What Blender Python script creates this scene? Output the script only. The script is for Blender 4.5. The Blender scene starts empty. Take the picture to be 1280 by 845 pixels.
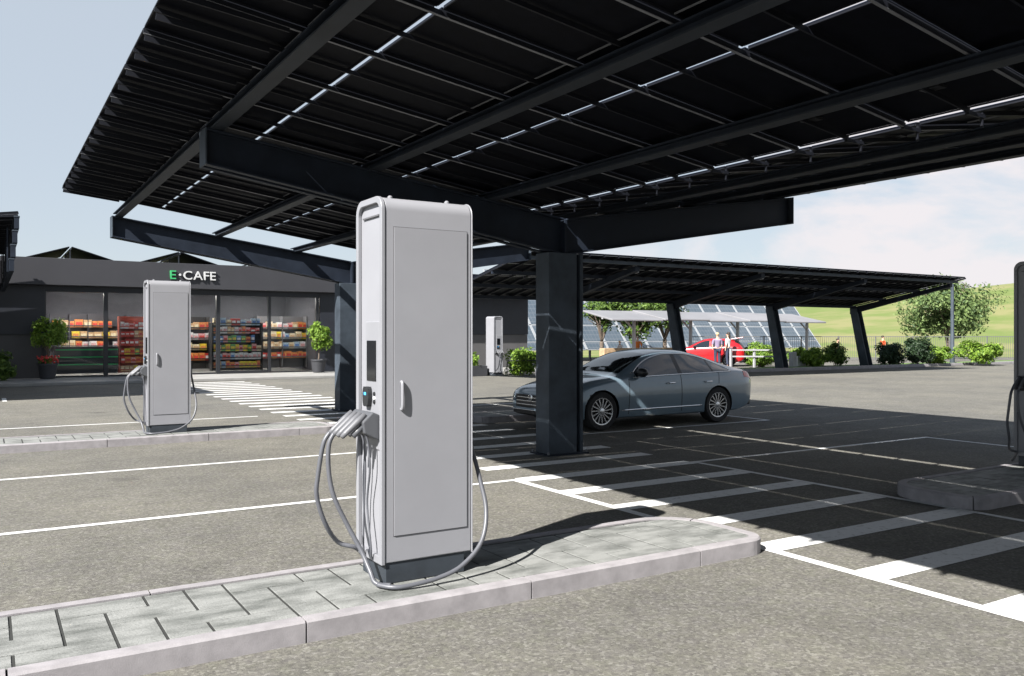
import bpy, bmesh, math, random
from mathutils import Vector, Matrix, noise as mnoise
PI = math.pi
R = math.radians
random.seed(7)
sc = bpy.context.scene
COL = sc.collection

# ------------------------------------------------------------------ camera, light, world
cam_d = bpy.data.cameras.new('camera')
cam = bpy.data.objects.new('camera', cam_d)
COL.objects.link(cam)
cam.location = (0, 0, 1.65)
cam.rotation_euler = (R(90), 0, R(58.23 - 90))
cam_d.sensor_width = 36
cam_d.lens = 29.87
cam_d.shift_y = -0.0027
cam_d.clip_start = 0.05
cam_d.clip_end = 3000
sc.camera = cam
sc.render.resolution_x = 1024
sc.render.resolution_y = 676

SUN = Vector((1.085, 0.45, -1.0)).normalized()      # direction the light travels
sun_d = bpy.data.lights.new('sun', 'SUN')
sun = bpy.data.objects.new('sun', sun_d)
COL.objects.link(sun)
sun_d.energy = 5.0
sun_d.angle = R(0.5)
sun_d.color = (1.0, 0.97, 0.925)
sun.rotation_euler = SUN.to_track_quat('-Z', 'Y').to_euler()
sun_elev = math.asin(-SUN.z)
sun_az = math.atan2(-SUN.x, -SUN.y)                  # clockwise from +Y

sc.view_settings.view_transform = 'Standard'
sc.view_settings.look = 'None'
sc.view_settings.exposure = 1.5
sc.view_settings.gamma = 1.0


def make_world():
    w = bpy.data.worlds.new('World')
    sc.world = w
    w.use_nodes = True
    nt = w.node_tree
    nt.nodes.clear()
    N = nt.nodes.new
    L = nt.links.new
    out = N('ShaderNodeOutputWorld')
    bg = N('ShaderNodeBackground')
    sky = N('ShaderNodeTexSky')
    sky.sky_type = 'NISHITA'
    sky.sun_disc = False
    sky.sun_elevation = sun_elev
    sky.sun_rotation = sun_az
    sky.air_density = 1.0
    sky.dust_density = 0.3
    sky.ozone_density = 1.2
    tc = N('ShaderNodeTexCoord')
    sep = N('ShaderNodeSeparateXYZ')
    L(tc.outputs['Generated'], sep.inputs[0])
    # pale summer haze over the blue, thinning towards the zenith
    hf = N('ShaderNodeMapRange')
    hf.inputs[1].default_value = 0.50
    hf.inputs[2].default_value = 0.85
    hf.inputs[3].default_value = 0.80
    hf.inputs[4].default_value = 0.12
    L(sep.outputs[2], hf.inputs[0])
    hz = N('ShaderNodeMix'); hz.data_type = 'RGBA'
    L(hf.outputs[0], hz.inputs[0])
    L(sky.outputs[0], hz.inputs[6])
    hz.inputs[7].default_value = (4.45, 4.92, 5.45, 1)
    # clouds: noise on a flattened dome, only towards the east
    mp = N('ShaderNodeMapping')
    mp.inputs['Scale'].default_value = (1.0, 1.0, 2.6)
    L(tc.outputs['Generated'], mp.inputs[0])
    nz = N('ShaderNodeTexNoise')
    nz.inputs['Scale'].default_value = 4.2
    nz.inputs['Detail'].default_value = 8
    nz.inputs['Roughness'].default_value = 0.55
    nz.inputs['Distortion'].default_value = 0.25
    L(mp.outputs[0], nz.inputs['Vector'])
    rmp = N('ShaderNodeValToRGB')
    rmp.color_ramp.elements[0].position = 0.47
    rmp.color_ramp.elements[1].position = 0.585
    L(nz.outputs[0], rmp.inputs[0])
    mr = N('ShaderNodeMapRange')
    mr.inputs[1].default_value = 0.45
    mr.inputs[2].default_value = 0.80
    L(sep.outputs[0], mr.inputs[0])
    mu = N('ShaderNodeMath'); mu.operation = 'MULTIPLY'
    L(rmp.outputs[0], mu.inputs[0]); L(mr.outputs[0], mu.inputs[1])
    mu2 = N('ShaderNodeMath'); mu2.operation = 'MULTIPLY'
    L(mu.outputs[0], mu2.inputs[0]); mu2.inputs[1].default_value = 0.9
    cl = N('ShaderNodeMix'); cl.data_type = 'RGBA'
    L(mu2.outputs[0], cl.inputs[0])
    L(hz.outputs[2], cl.inputs[6])
    cl.inputs[7].default_value = (6.45, 6.1, 6.25, 1)
    L(cl.outputs[2], bg.inputs[0])
    bg.inputs[1].default_value = 0.05
    L(bg.outputs[0], out.inputs[0])


make_world()

# ------------------------------------------------------------------ materials
MATS = {}


def mat(name, col, rough=0.5, metal=0.0, var=0.0, vscale=4.0, bump=0.0, bscale=60.0, spec=0.5, col2=None,
        coat=0.0, emit=None, stretch=(1, 1, 1), lo=0.35, hi=0.65, rvar=0.0):
    m = bpy.data.materials.new(name)
    MATS[name] = m
    m.use_nodes = True
    nt = m.node_tree
    b = nt.nodes['Principled BSDF']
    b.inputs['Base Color'].default_value = (*col, 1)
    b.inputs['Roughness'].default_value = rough
    b.inputs['Metallic'].default_value = metal
    b.inputs['Specular IOR Level'].default_value = spec
    if coat:
        b.inputs['Coat Weight'].default_value = coat
        b.inputs['Coat Roughness'].default_value = 0.05
    if emit:
        b.inputs['Emission Color'].default_value = (*col, 1)
        b.inputs['Emission Strength'].default_value = emit
    L = nt.links.new
    tc = nt.nodes.new('ShaderNodeTexCoord')
    mp = nt.nodes.new('ShaderNodeMapping')
    mp.inputs['Scale'].default_value = stretch
    L(tc.outputs['Object'], mp.inputs[0])
    if var or col2:
        nz = nt.nodes.new('ShaderNodeTexNoise')
        nz.inputs['Scale'].default_value = vscale
        nz.inputs['Detail'].default_value = 6
        nz.inputs['Roughness'].default_value = 0.62
        L(mp.outputs[0], nz.inputs['Vector'])
        r = nt.nodes.new('ShaderNodeValToRGB')
        r.color_ramp.elements[0].position = lo
        r.color_ramp.elements[1].position = hi
        c2 = col2 if col2 else tuple(c * (1 - var) for c in col)
        c1 = col if col2 else tuple(min(1, c * (1 + var)) for c in col)
        r.color_ramp.elements[0].color = (*c2, 1)
        r.color_ramp.elements[1].color = (*c1, 1)
        L(nz.outputs[0], r.inputs[0])
        L(r.outputs[0], b.inputs['Base Color'])
        if rvar:
            mr = nt.nodes.new('ShaderNodeMapRange')
            mr.inputs[3].default_value = max(0.02, rough - rvar)
            mr.inputs[4].default_value = min(1, rough + rvar)
            L(nz.outputs[0], mr.inputs[0])
            L(mr.outputs[0], b.inputs['Roughness'])
    if bump:
        nb = nt.nodes.new('ShaderNodeTexNoise')
        nb.inputs['Scale'].default_value = bscale
        nb.inputs['Detail'].default_value = 4
        L(mp.outputs[0], nb.inputs['Vector'])
        bp = nt.nodes.new('ShaderNodeBump')
        bp.inputs['Strength'].default_value = bump
        bp.inputs['Distance'].default_value = 0.02
        L(nb.outputs[0], bp.inputs['Height'])
        L(bp.outputs[0], b.inputs['Normal'])
    return m


def asphalt_mat():
    m = bpy.data.materials.new('asphalt')
    m.use_nodes = True
    nt = m.node_tree
    b = nt.nodes['Principled BSDF']
    L = nt.links.new
    N = nt.nodes.new
    tc = N('ShaderNodeTexCoord')

    def nz(scale, detail, rough=0.6):
        n = N('ShaderNodeTexNoise')
        n.inputs['Scale'].default_value = scale
        n.inputs['Detail'].default_value = detail
        n.inputs['Roughness'].default_value = rough
        L(tc.outputs['Object'], n.inputs['Vector'])
        return n

    def ramp(src, stops):
        r = N('ShaderNodeValToRGB')
        el = r.color_ramp.elements
        while len(el) < len(stops):
            el.new(0.5)
        for e, (p, c) in zip(el, stops):
            e.position = p
            e.color = (*c, 1)
        L(src, r.inputs[0])
        return r

    def mix(a, bb, fac, mode='MIX'):
        x = N('ShaderNodeMix'); x.data_type = 'RGBA'; x.blend_type = mode
        if isinstance(fac, float):
            x.inputs[0].default_value = fac
        else:
            L(fac, x.inputs[0])
        L(a, x.inputs[6]); L(bb, x.inputs[7])
        return x.outputs[2]

    # stones of the aggregate, each its own shade
    v = N('ShaderNodeTexVoronoi'); v.inputs['Scale'].default_value = 58
    L(tc.outputs['Object'], v.inputs['Vector'])
    sepc = N('ShaderNodeSeparateColor')
    L(v.outputs['Color'], sepc.inputs[0])
    st = ramp(sepc.outputs[0], [(0.0, (0.09, 0.084, 0.082)), (0.35, (0.175, 0.165, 0.15)), (0.75, (0.24, 0.23, 0.19)), (1.0, (0.42, 0.405, 0.36))])
    g1 = ramp(nz(24, 6, 0.75).outputs[0], [(0.33, (0.09, 0.085, 0.078)), (0.5, (0.19, 0.18, 0.152)), (0.68, (0.285, 0.272, 0.23))])
    base = mix(st.outputs[0], g1.outputs[0], 0.45)
    tint = ramp(nz(9, 4).outputs[0], [(0.35, (0.205, 0.190, 0.178)), (0.52, (0.200, 0.190, 0.160)), (0.66, (0.190, 0.190, 0.140))])
    base = mix(base, tint.outputs[0], 0.30)
    big = ramp(nz(0.32, 5).outputs[0], [(0.32, (0.84, 0.84, 0.86)), (0.68, (1.14, 1.12, 1.08))])
    base = mix(base, big.outputs[0], 1.0, 'MULTIPLY')
    mid = ramp(nz(2.1, 5).outputs[0], [(0.30, (0.88, 0.88, 0.88)), (0.7, (1.08, 1.08, 1.08))])
    base = mix(base, mid.outputs[0], 1.0, 'MULTIPLY')
    vo = N('ShaderNodeTexVoronoi'); vo.inputs['Scale'].default_value = 0.55
    L(tc.outputs['Object'], vo.inputs['Vector'])
    dw = N('ShaderNodeMath'); dw.operation = 'MULTIPLY_ADD'
    L(nz(6, 4).outputs[0], dw.inputs[0]); dw.inputs[1].default_value = 0.22
    L(vo.outputs['Distance'], dw.inputs[2])
    oil = ramp(dw.outputs[0], [(0.14, (0.70, 0.70, 0.71)), (0.24, (1, 1, 1))])
    base = mix(base, oil.outputs[0], 1.0, 'MULTIPLY')
    gain = N('ShaderNodeMix'); gain.data_type = 'RGBA'; gain.blend_type = 'MULTIPLY'
    gain.inputs[0].default_value = 1.0
    L(base, gain.inputs[6]); gain.inputs[7].default_value = (0.68, 0.695, 0.725, 1)
    L(gain.outputs[2], b.inputs['Base Color'])
    b.inputs['Roughness'].default_value = 0.88
    b.inputs['Specular IOR Level'].default_value = 0.06
    bp = N('ShaderNodeBump')
    bp.inputs['Strength'].default_value = 0.55
    bp.inputs['Distance'].default_value = 0.012
    L(nz(70, 5, 0.7).outputs[0], bp.inputs['Height'])
    L(bp.outputs[0], b.inputs['Normal'])
    return m


def leaf_mat(name, dark, light, trans=0.35):
    m = bpy.data.materials.new(name)
    m.use_nodes = True
    nt = m.node_tree
    L = nt.links.new
    N = nt.nodes.new
    b = nt.nodes['Principled BSDF']
    b.inputs['Roughness'].default_value = 0.55
    b.inputs['Specular IOR Level'].default_value = 0.3
    g = N('ShaderNodeNewGeometry')
    r = N('ShaderNodeValToRGB')
    r.color_ramp.elements[0].color = (*dark, 1)
    r.color_ramp.elements[1].color = (*light, 1)
    L(g.outputs['Random Per Island'], r.inputs[0])
    L(r.outputs[0], b.inputs['Base Color'])
    t = N('ShaderNodeBsdfTranslucent')
    L(r.outputs[0], t.inputs[0])
    mx = N('ShaderNodeMixShader')
    mx.inputs[0].default_value = trans
    L(b.outputs[0], mx.inputs[1]); L(t.outputs[0], mx.inputs[2])
    L(mx.outputs[0], nt.nodes['Material Output'].inputs[0])
    return m


def glass_mat(name, tint, trans):
    m = bpy.data.materials.new(name)
    m.use_nodes = True
    nt = m.node_tree
    nt.nodes.clear()
    L = nt.links.new
    N = nt.nodes.new
    out = N('ShaderNodeOutputMaterial')
    g = N('ShaderNodeBsdfGlossy'); g.inputs['Roughness'].default_value = 0.01
    t = N('ShaderNodeBsdfTransparent'); t.inputs[0].default_value = (*tint, 1)
    fr = N('ShaderNodeFresnel'); fr.inputs[0].default_value = 1.5
    ad = N('ShaderNodeMath'); ad.operation = 'ADD'; ad.use_clamp = True
    L(fr.outputs[0], ad.inputs[0]); ad.inputs[1].default_value = trans
    mx = N('ShaderNodeMixShader')
    L(ad.outputs[0], mx.inputs[0])
    L(t.outputs[0], mx.inputs[1]); L(g.outputs[0], mx.inputs[2])
    L(mx.outputs[0], out.inputs[0])
    return m


M = MATS
M['asphalt'] = asphalt_mat()
mat('road_paint', (0.60, 0.60, 0.59), 0.75, spec=0.2, col2=(0.36, 0.355, 0.34), vscale=16, bump=0.35, bscale=90, lo=0.30, hi=0.46)
mat('kerb_stone', (0.25, 0.237, 0.245), 0.88, var=0.14, vscale=7, bump=0.10, bscale=140, spec=0.2)
mat('paver', (0.222, 0.226, 0.216), 0.85, col2=(0.088, 0.093, 0.086), vscale=3.0, bump=0.4, bscale=60, stretch=(1, 2.4, 1), lo=0.32, hi=0.60)
mat('joint', (0.022, 0.023, 0.021), 0.95)
mat('concrete', (0.23, 0.226, 0.215), 0.85, var=0.13, vscale=1.3, bump=0.2)
mat('steel_purlin', (0.016, 0.020, 0.027), 0.6, spec=0.25, var=0.2, vscale=3)
mat('steel_dark', (0.012, 0.0165, 0.026), 0.6, spec=0.2, var=0.22, vscale=3.0, rvar=0.12, bump=0.06, bscale=40)
mat('steel_column', (0.040, 0.051, 0.065), 0.6, spec=0.25, var=0.28, vscale=2.2, rvar=0.12, bump=0.08, bscale=30)
mat('rail_steel', (0.16, 0.165, 0.18), 0.5, metal=0.3, var=0.15, vscale=3)
mat('panel_back', (0.003, 0.0035, 0.006), 0.6, var=0.3, vscale=12, spec=0.06)
mat('panel_front', (0.012, 0.018, 0.032), 0.12, spec=0.6)
mat('panel_frame', (0.008, 0.009, 0.013), 0.55, spec=0.2)
mat('alu', (0.36, 0.375, 0.39), 0.38, metal=0.35, var=0.08)
mat('charger_paint', (0.235, 0.237, 0.256), 0.36, var=0.035, vscale=2.0, bump=0.03, bscale=160, rvar=0.05)
mat('charger_trim', (0.215, 0.218, 0.235), 0.32, var=0.03, vscale=3, rvar=0.05)
mat('charger_seam', (0.09, 0.09, 0.097), 0.7)
mat('plinth', (0.022, 0.028, 0.036), 0.6, var=0.2, vscale=6)
mat('screen_black', (0.006, 0.007, 0.009), 0.08, spec=0.6)
mat('screen_blue', (0.05, 0.35, 0.75), 0.3, emit=0.8)
mat('white_plastic', (0.72, 0.72, 0.72), 0.4)
mat('black_plastic', (0.015, 0.016, 0.018), 0.45)
mat('cable_grey', (0.085, 0.088, 0.10), 0.42, var=0.06, vscale=8)
mat('cable_dark', (0.02, 0.022, 0.026), 0.5)
mat('plug_grey', (0.12, 0.122, 0.132), 0.45)
mat('holder_grey', (0.075, 0.078, 0.086), 0.45)
mat('fascia', (0.030, 0.030, 0.035), 0.6, var=0.08, vscale=0.8, bump=0.04)
mat('cladding_dark', (0.010, 0.012, 0.018), 0.5, var=0.2, vscale=2)
mat('wall_grey', (0.066, 0.064, 0.065), 0.75, var=0.1, vscale=1.0)
mat('inner_wall', (0.085, 0.085, 0.10), 0.8, var=0.06)
mat('inner_floor', (0.42, 0.41, 0.39), 0.4, var=0.08)
mat('mullion', (0.014, 0.015, 0.018), 0.4)
mat('sign_white', (0.50, 0.50, 0.50), 0.4)
mat('sign_green', (0.045, 0.36, 0.13), 0.4)
mat('green_strip', (0.03, 0.42, 0.13), 0.4)
mat('shelf_black', (0.014, 0.014, 0.016), 0.5)
mat('shelf_grey', (0.16, 0.16, 0.17), 0.5)
mat('counter', (0.05, 0.055, 0.058), 0.5)
mat('shelf_red', (0.50, 0.10, 0.06), 0.5)
mat('pot', (0.03, 0.031, 0.036), 0.6, var=0.1)
mat('pot_white', (0.62, 0.62, 0.60), 0.6, var=0.06)
mat('soil', (0.05, 0.035, 0.025), 0.95)
mat('flower_red', (0.45, 0.035, 0.03), 0.6)
mat('bark', (0.11, 0.085, 0.065), 0.9, var=0.3, vscale=14, bump=0.5, bscale=20)
mat('grass', (0.105, 0.145, 0.028), 0.9, col2=(0.175, 0.172, 0.065), vscale=0.11, bump=0.5, bscale=3, lo=0.42, hi=0.58, stretch=(1, 1, 1))
mat('ground_cover', (0.085, 0.15, 0.03), 0.9, var=0.4, vscale=6, bump=0.6, bscale=20)
mat('car_paint', (0.125, 0.175, 0.215), 0.30, metal=0.15, coat=1.0, var=0.02)
mat('red_paint', (0.33, 0.008, 0.012), 0.3, coat=0.8)
mat('car_glass', (0.012, 0.016, 0.019), 0.04, spec=0.7, coat=0.5)
mat('car_trim', (0.010, 0.010, 0.012), 0.4)
mat('chrome', (0.62, 0.63, 0.65), 0.2, metal=1.0)
mat('tyre', (0.014, 0.014, 0.015), 0.85, var=0.2, vscale=20)
mat('rim', (0.55, 0.55, 0.56), 0.25, metal=0.8)
mat('brake', (0.012, 0.012, 0.013), 0.6)
mat('headlight', (0.35, 0.37, 0.40), 0.08, spec=0.8, coat=1.0)
mat('taillight', (0.35, 0.01, 0.014), 0.15, coat=0.6)
mat('white_metal', (0.30, 0.30, 0.31), 0.4, var=0.05)
mat('roof_white', (0.19, 0.188, 0.198), 0.45, var=0.1, vscale=0.5)
mat('fence_metal', (0.14, 0.14, 0.14), 0.5, metal=0.3)
mat('timber', (0.36, 0.25, 0.15), 0.7, var=0.2, vscale=6)
mat('skin', (0.52, 0.32, 0.23), 0.6)
mat('hair_dark', (0.025, 0.017, 0.013), 0.6)
mat('hair_blond', (0.50, 0.35, 0.19), 0.6)
mat('cloth_red', (0.72, 0.10, 0.03), 0.8)
mat('cloth_orange', (0.75, 0.20, 0.03), 0.8)
mat('cloth_navy', (0.025, 0.032, 0.06), 0.85)
mat('cloth_white', (0.72, 0.72, 0.72), 0.8)
mat('cloth_mauve', (0.20, 0.16, 0.24), 0.85)
mat('cloth_dark', (0.05, 0.05, 0.055), 0.85)
mat('cloth_pink', (0.75, 0.42, 0.36), 0.8)
mat('fill_glow', (1.0, 0.96, 0.90), 0.5, emit=24.0)  # glow of the boxes added to light the shop inside
M['shop_glass'] = glass_mat('shop_glass', (0.93, 0.94, 0.94), -0.02)
M['leaf_mid'] = leaf_mat('leaf_mid', (0.035, 0.075, 0.015), (0.16, 0.25, 0.05))
M['leaf_bright'] = leaf_mat('leaf_bright', (0.06, 0.13, 0.015), (0.24, 0.36, 0.05))
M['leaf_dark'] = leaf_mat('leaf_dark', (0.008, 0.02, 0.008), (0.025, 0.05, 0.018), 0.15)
M['leaf_olive'] = leaf_mat('leaf_olive', (0.045, 0.085, 0.03), (0.19, 0.26, 0.09))

# ------------------------------------------------------------------ mesh helpers


class MB:
    def __init__(self):
        self.v = []
        self.f = []
        self.m = []
        self.mats = []

    def _mi(self, m):
        if m not in self.mats:
            self.mats.append(m)
        return self.mats.index(m)

    def add(self, vs, fs, m):
        o = len(self.v)
        self.v.extend([tuple(x) for x in vs])
        k = self._mi(m)
        for f in fs:
            self.f.append(tuple(i + o for i in f))
            self.m.append(k)
        return self

    def box(self, x0, x1, y0, y1, z0, z1, m):
        vs = [(x, y, z) for z in (z0, z1) for y in (y0, y1) for x in (x0, x1)]
        return self.add(vs, [(0, 2, 3, 1), (4, 5, 7, 6), (0, 1, 5, 4), (2, 6, 7, 3), (0, 4, 6, 2), (1, 3, 7, 5)], m)

    def beam(self, a, b, w, h, m, up=(0, 0, 1)):
        """box from a to b, w across, h along up (centred)"""
        a = Vector(a); b = Vector(b)
        d = (b - a).normalized()
        up = Vector(up)
        s = d.cross(up).normalized() * (w / 2)
        u = s.cross(d).normalized() * (h / 2)
        vs = []
        for p in (a, b):
            vs += [p - s - u, p + s - u, p + s + u, p - s + u]
        return self.add(vs, [(0, 1, 2, 3), (7, 6, 5, 4), (0, 4, 5, 1), (1, 5, 6, 2), (2, 6, 7, 3), (3, 7, 4, 0)], m)

    def ibeam(self, a, b, w, h, tf, tw, m, up=(0, 0, 1)):
        """I section along a-b, w flange width, h depth along up"""
        a = Vector(a); b = Vector(b)
        d = (b - a).normalized()
        up = Vector(up)
        s = d.cross(up).normalized()
        u = s.cross(d).normalized()
        prof = [(-w / 2, -h / 2), (w / 2, -h / 2), (w / 2, -h / 2 + tf), (tw / 2, -h / 2 + tf), (tw / 2, h / 2 - tf), (w / 2, h / 2 - tf),
                (w / 2, h / 2), (-w / 2, h / 2), (-w / 2, h / 2 - tf), (-tw / 2, h / 2 - tf), (-tw / 2, -h / 2 + tf), (-w / 2, -h / 2 + tf)]
        n = len(prof)
        vs = [a + s * x + u * y for x, y in prof] + [b + s * x + u * y for x, y in prof]
        fs = [(i, i + n, (i + 1) % n + n, (i + 1) % n) for i in range(n)]
        fs += [(0, 1, 2, 11), (3, 4, 9, 10), (8, 5, 6, 7), (2, 3, 10, 11), (4, 5, 8, 9)]
        fs += [tuple(i + n for i in reversed(q)) for q in [(0, 1, 2, 11), (3, 4, 9, 10), (8, 5, 6, 7), (2, 3, 10, 11), (4, 5, 8, 9)]]
        return self.add(vs, fs, m)

    def prism(self, poly, axis, a0, a1, m):
        """poly of 2-D points extruded along axis ('x': poly=(y,z); 'y': (x,z); 'z': (x,y))"""
        n = len(poly)

        def P(p, t):
            return {'x': (t, p[0], p[1]), 'y': (p[0], t, p[1]), 'z': (p[0], p[1], t)}[axis]
        vs = [P(p, a0) for p in poly] + [P(p, a1) for p in poly]
        fs = [tuple(range(n))[::-1], tuple(range(n, 2 * n))] + [(i, (i + 1) % n, (i + 1) % n + n, i + n) for i in range(n)]
        return self.add(vs, fs, m)

    def tube(self, pts, r, m, n=10, cap=True):
        pts = [Vector(p) for p in pts]
        k = len(pts)
        rs = r if isinstance(r, (list, tuple)) else [r] * k
        t0 = (pts[1] - pts[0]).normalized()
        ref = Vector((0, 0, 1)) if abs(t0.z) < 0.9 else Vector((1, 0, 0))
        s = t0.cross(ref).normalized()
        vs = []
        for i, p in enumerate(pts):
            t = (pts[min(i + 1, k - 1)] - pts[max(i - 1, 0)]).normalized()
            s = (s - t * s.dot(t)).normalized()
            u = t.cross(s)
            for j in range(n):
                a = 2 * PI * j / n
                vs.append(p + (s * math.cos(a) + u * math.sin(a)) * rs[i])
        fs = [(i * n + j, i * n + (j + 1) % n, (i + 1) * n + (j + 1) % n, (i + 1) * n + j) for i in range(k - 1) for j in range(n)]
        if cap:
            fs += [tuple(range(n))[::-1], tuple(range((k - 1) * n, k * n))]
        return self.add(vs, fs, m)

    def lathe(self, prof, m, n=24, c=(0, 0, 0), axis='z', cap=True):
        """prof: list of (radius, height)"""
        vs = []
        for (r, h) in prof:
            for j in range(n):
                a = 2 * PI * j / n
                x, y = r * math.cos(a), r * math.sin(a)
                p = {'z': (x, y, h), 'y': (x, h, y), 'x': (h, x, y)}[axis]
                vs.append((p[0] + c[0], p[1] + c[1], p[2] + c[2]))
        k = len(prof)
        fs = [(i * n + j, i * n + (j + 1) % n, (i + 1) * n + (j + 1) % n, (i + 1) * n + j) for i in range(k - 1) for j in range(n)]
        if cap and prof[0][0] > 1e-6:
            fs.append(tuple(range(n))[::-1])
        if cap and prof[-1][0] > 1e-6:
            fs.append(tuple(range((k - 1) * n, k * n)))
        return self.add(vs, fs, m)

    def quad(self, a, b, c, d, m):
        return self.add([a, b, c, d], [(0, 1, 2, 3)], m)

    def ball(self, c, r, m, nu=14, nv=9):
        rx, ry, rz = r if isinstance(r, (tuple, list)) else (r, r, r)
        vs = [(c[0], c[1], c[2] - rz)]
        for i in range(1, nv):
            ph = PI * i / nv - PI / 2
            for j in range(nu):
                a = 2 * PI * j / nu
                vs.append((c[0] + rx * math.cos(ph) * math.cos(a), c[1] + ry * math.cos(ph) * math.sin(a), c[2] + rz * math.sin(ph)))
        vs.append((c[0], c[1], c[2] + rz))
        fs = [(0, 1 + (j + 1) % nu, 1 + j) for j in range(nu)]
        for i in range(nv - 2):
            for j in range(nu):
                a = 1 + i * nu + j; b = 1 + i * nu + (j + 1) % nu
                fs.append((a, b, b + nu, a + nu))
        l = len(vs) - 1
        o = 1 + (nv - 2) * nu
        fs += [(l, o + j, o + (j + 1) % nu) for j in range(nu)]
        return self.add(vs, fs, m)

    def mesh(self, name, off=(0, 0, 0), smooth=False, recalc=True):
        me = bpy.data.meshes.new(name)
        me.from_pydata([(x - off[0], y - off[1], z - off[2]) for x, y, z in self.v], [], self.f)
        for m in self.mats:
            me.materials.append(MATS[m])
        me.polygons.foreach_set('material_index', self.m)
        if smooth:
            me.polygons.foreach_set('use_smooth', [True] * len(me.polygons))
        me.update()
        if recalc:
            bm = bmesh.new(); bm.from_mesh(me)
            bmesh.ops.recalc_face_normals(bm, faces=bm.faces)
            bm.to_mesh(me); bm.free()
        return me

    def build(self, name, parent=None, off=None, smooth=False, bevel=0.0, seg=2, recalc=True, auto=None):
        o_ = off if off is not None else ((parent.location.x, parent.location.y, 0) if parent and parent.parent is None else (0, 0, 0))
        me = self.mesh(name, o_, smooth or auto is not None, recalc)
        if auto is not None:
            sharp_edges(me, auto)
        o = bpy.data.objects.new(name, me)
        COL.objects.link(o)
        if parent:
            o.parent = parent
        if bevel:
            md = o.modifiers.new('bevel', 'BEVEL')
            md.width = bevel; md.segments = seg; md.limit_method = 'ANGLE'; md.angle_limit = R(35)
            md.harden_normals = False
        return o


def sharp_edges(me, ang):
    bm = bmesh.new(); bm.from_mesh(me)
    for e in bm.edges:
        if len(e.link_faces) == 2:
            e.smooth = e.calc_face_angle(0) < R(ang)
    bm.to_mesh(me); bm.free()


def tag(o, label=None, cat=None, group=None, kind=None):
    if label: o['label'] = label
    if cat: o['category'] = cat
    if group: o['group'] = group
    if kind: o['kind'] = kind
    return o


def empty(name, loc, label, cat, group=None, rz=0):
    o = bpy.data.objects.new(name, None)
    o.empty_display_size = 0.2
    COL.objects.link(o)
    o.location = loc
    o.rotation_euler = (0, 0, rz)
    return tag(o, label, cat, group)


def copy_tree(o, parent=None):
    c = o.copy()
    COL.objects.link(c)
    if parent:
        c.parent = parent
    for ch in list(o.children):
        copy_tree(ch, c)
    return c


def place(name, me, parent, loc=(0, 0, 0)):
    o = bpy.data.objects.new(name, me)
    COL.objects.link(o)
    o.parent = parent
    o.location = loc
    return o


def spline(pts, n=8):
    pts = [Vector(p) for p in pts]
    out = []
    for i in range(len(pts) - 1):
        p0 = pts[max(i - 1, 0)]; p1 = pts[i]; p2 = pts[i + 1]; p3 = pts[min(i + 2, len(pts) - 1)]
        for k in range(n):
            t = k / n
            out.append(0.5 * ((2 * p1) + (p2 - p0) * t + (2 * p0 - 5 * p1 + 4 * p2 - p3) * t * t + (3 * p1 - p0 - 3 * p2 + p3) * t ** 3))
    out.append(pts[-1])
    return out


def lerp_table(tab, x):
    """smooth cubic (Catmull-Rom, non uniform) lookup in [(x, y), ...]"""
    if x <= tab[0][0]: return tab[0][1]
    if x >= tab[-1][0]: return tab[-1][1]
    n = len(tab)
    for i in range(n - 1):
        if tab[i][0] <= x <= tab[i + 1][0]:
            x0, y0 = tab[i]; x1, y1 = tab[i + 1]
            h = x1 - x0
            def slope(k):
                if k == 0: return (tab[1][1] - tab[0][1]) / (tab[1][0] - tab[0][0])
                if k == n - 1: return (tab[-1][1] - tab[-2][1]) / (tab[-1][0] - tab[-2][0])
                a = (tab[k][1] - tab[k - 1][1]) / (tab[k][0] - tab[k - 1][0])
                b = (tab[k + 1][1] - tab[k][1]) / (tab[k + 1][0] - tab[k][0])
                if a * b <= 0: return 0
                return 2 * a * b / (a + b)
            t = (x - x0) / h
            m0 = slope(i) * h; m1 = slope(i + 1) * h
            return (2 * t ** 3 - 3 * t * t + 1) * y0 + (t ** 3 - 2 * t * t + t) * m0 + (-2 * t ** 3 + 3 * t * t) * y1 + (t ** 3 - t * t) * m1
    return tab[-1][1]


def structure(o, name=None):
    o['kind'] = 'structure'
    return o


# ------------------------------------------------------------------ ground
def ground():
    g = MB()
    g.quad((-300, -200, 0), (700, -200, 0), (700, 700, 0), (-300, 700, 0), 'asphalt')
    structure(g.build('ground'))
    # painted markings, each a sheet 4 mm up
    p = MB()
    Z = 0.004
    def line(x0, x1, y0, y1, z=Z):
        p.quad((x0, y0, z), (x1, y0, z), (x1, y1, z), (x0, y1, z), 'road_paint')
    for y in (8.2, 11.29):
        line(-6, 5.07, y - .045, y + .045)
    line(-6, 4.7, 17.36, 17.45)
    line(-6, 5.07, -1.3, -1.2)
    line(5.07, 5.17, -1.0, 8.245)
    line(7.79, 7.87, -1.0, 8.18)
    line(7.87, 12.95, 8.10, 8.18)
    line(7.95, 12.95, 11.37, 11.45)
    line(12.87, 12.95, 5.52, 8.10)
    line(12.87, 12.95, 11.45, 13.75)
    line(7.87, 12.95, 17.4, 17.48)
    line(0.35, 0.45, 24.6, 25.9)
    structure(p.build('bay_lines'))
    z = MB()
    for k in range(-6, 30):
        y = 4.565 + .9 * k
        x1 = 7.785 if y < 8.4 else 7.83 + random.uniform(-.03, .03)
        z.quad((5.1705, y - .13, Z), (x1, y - .13, Z), (x1, y + .13, Z), (5.1705, y + .13, Z), 'road_paint')
    structure(z.build('crosswalk'))


ground()


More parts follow.
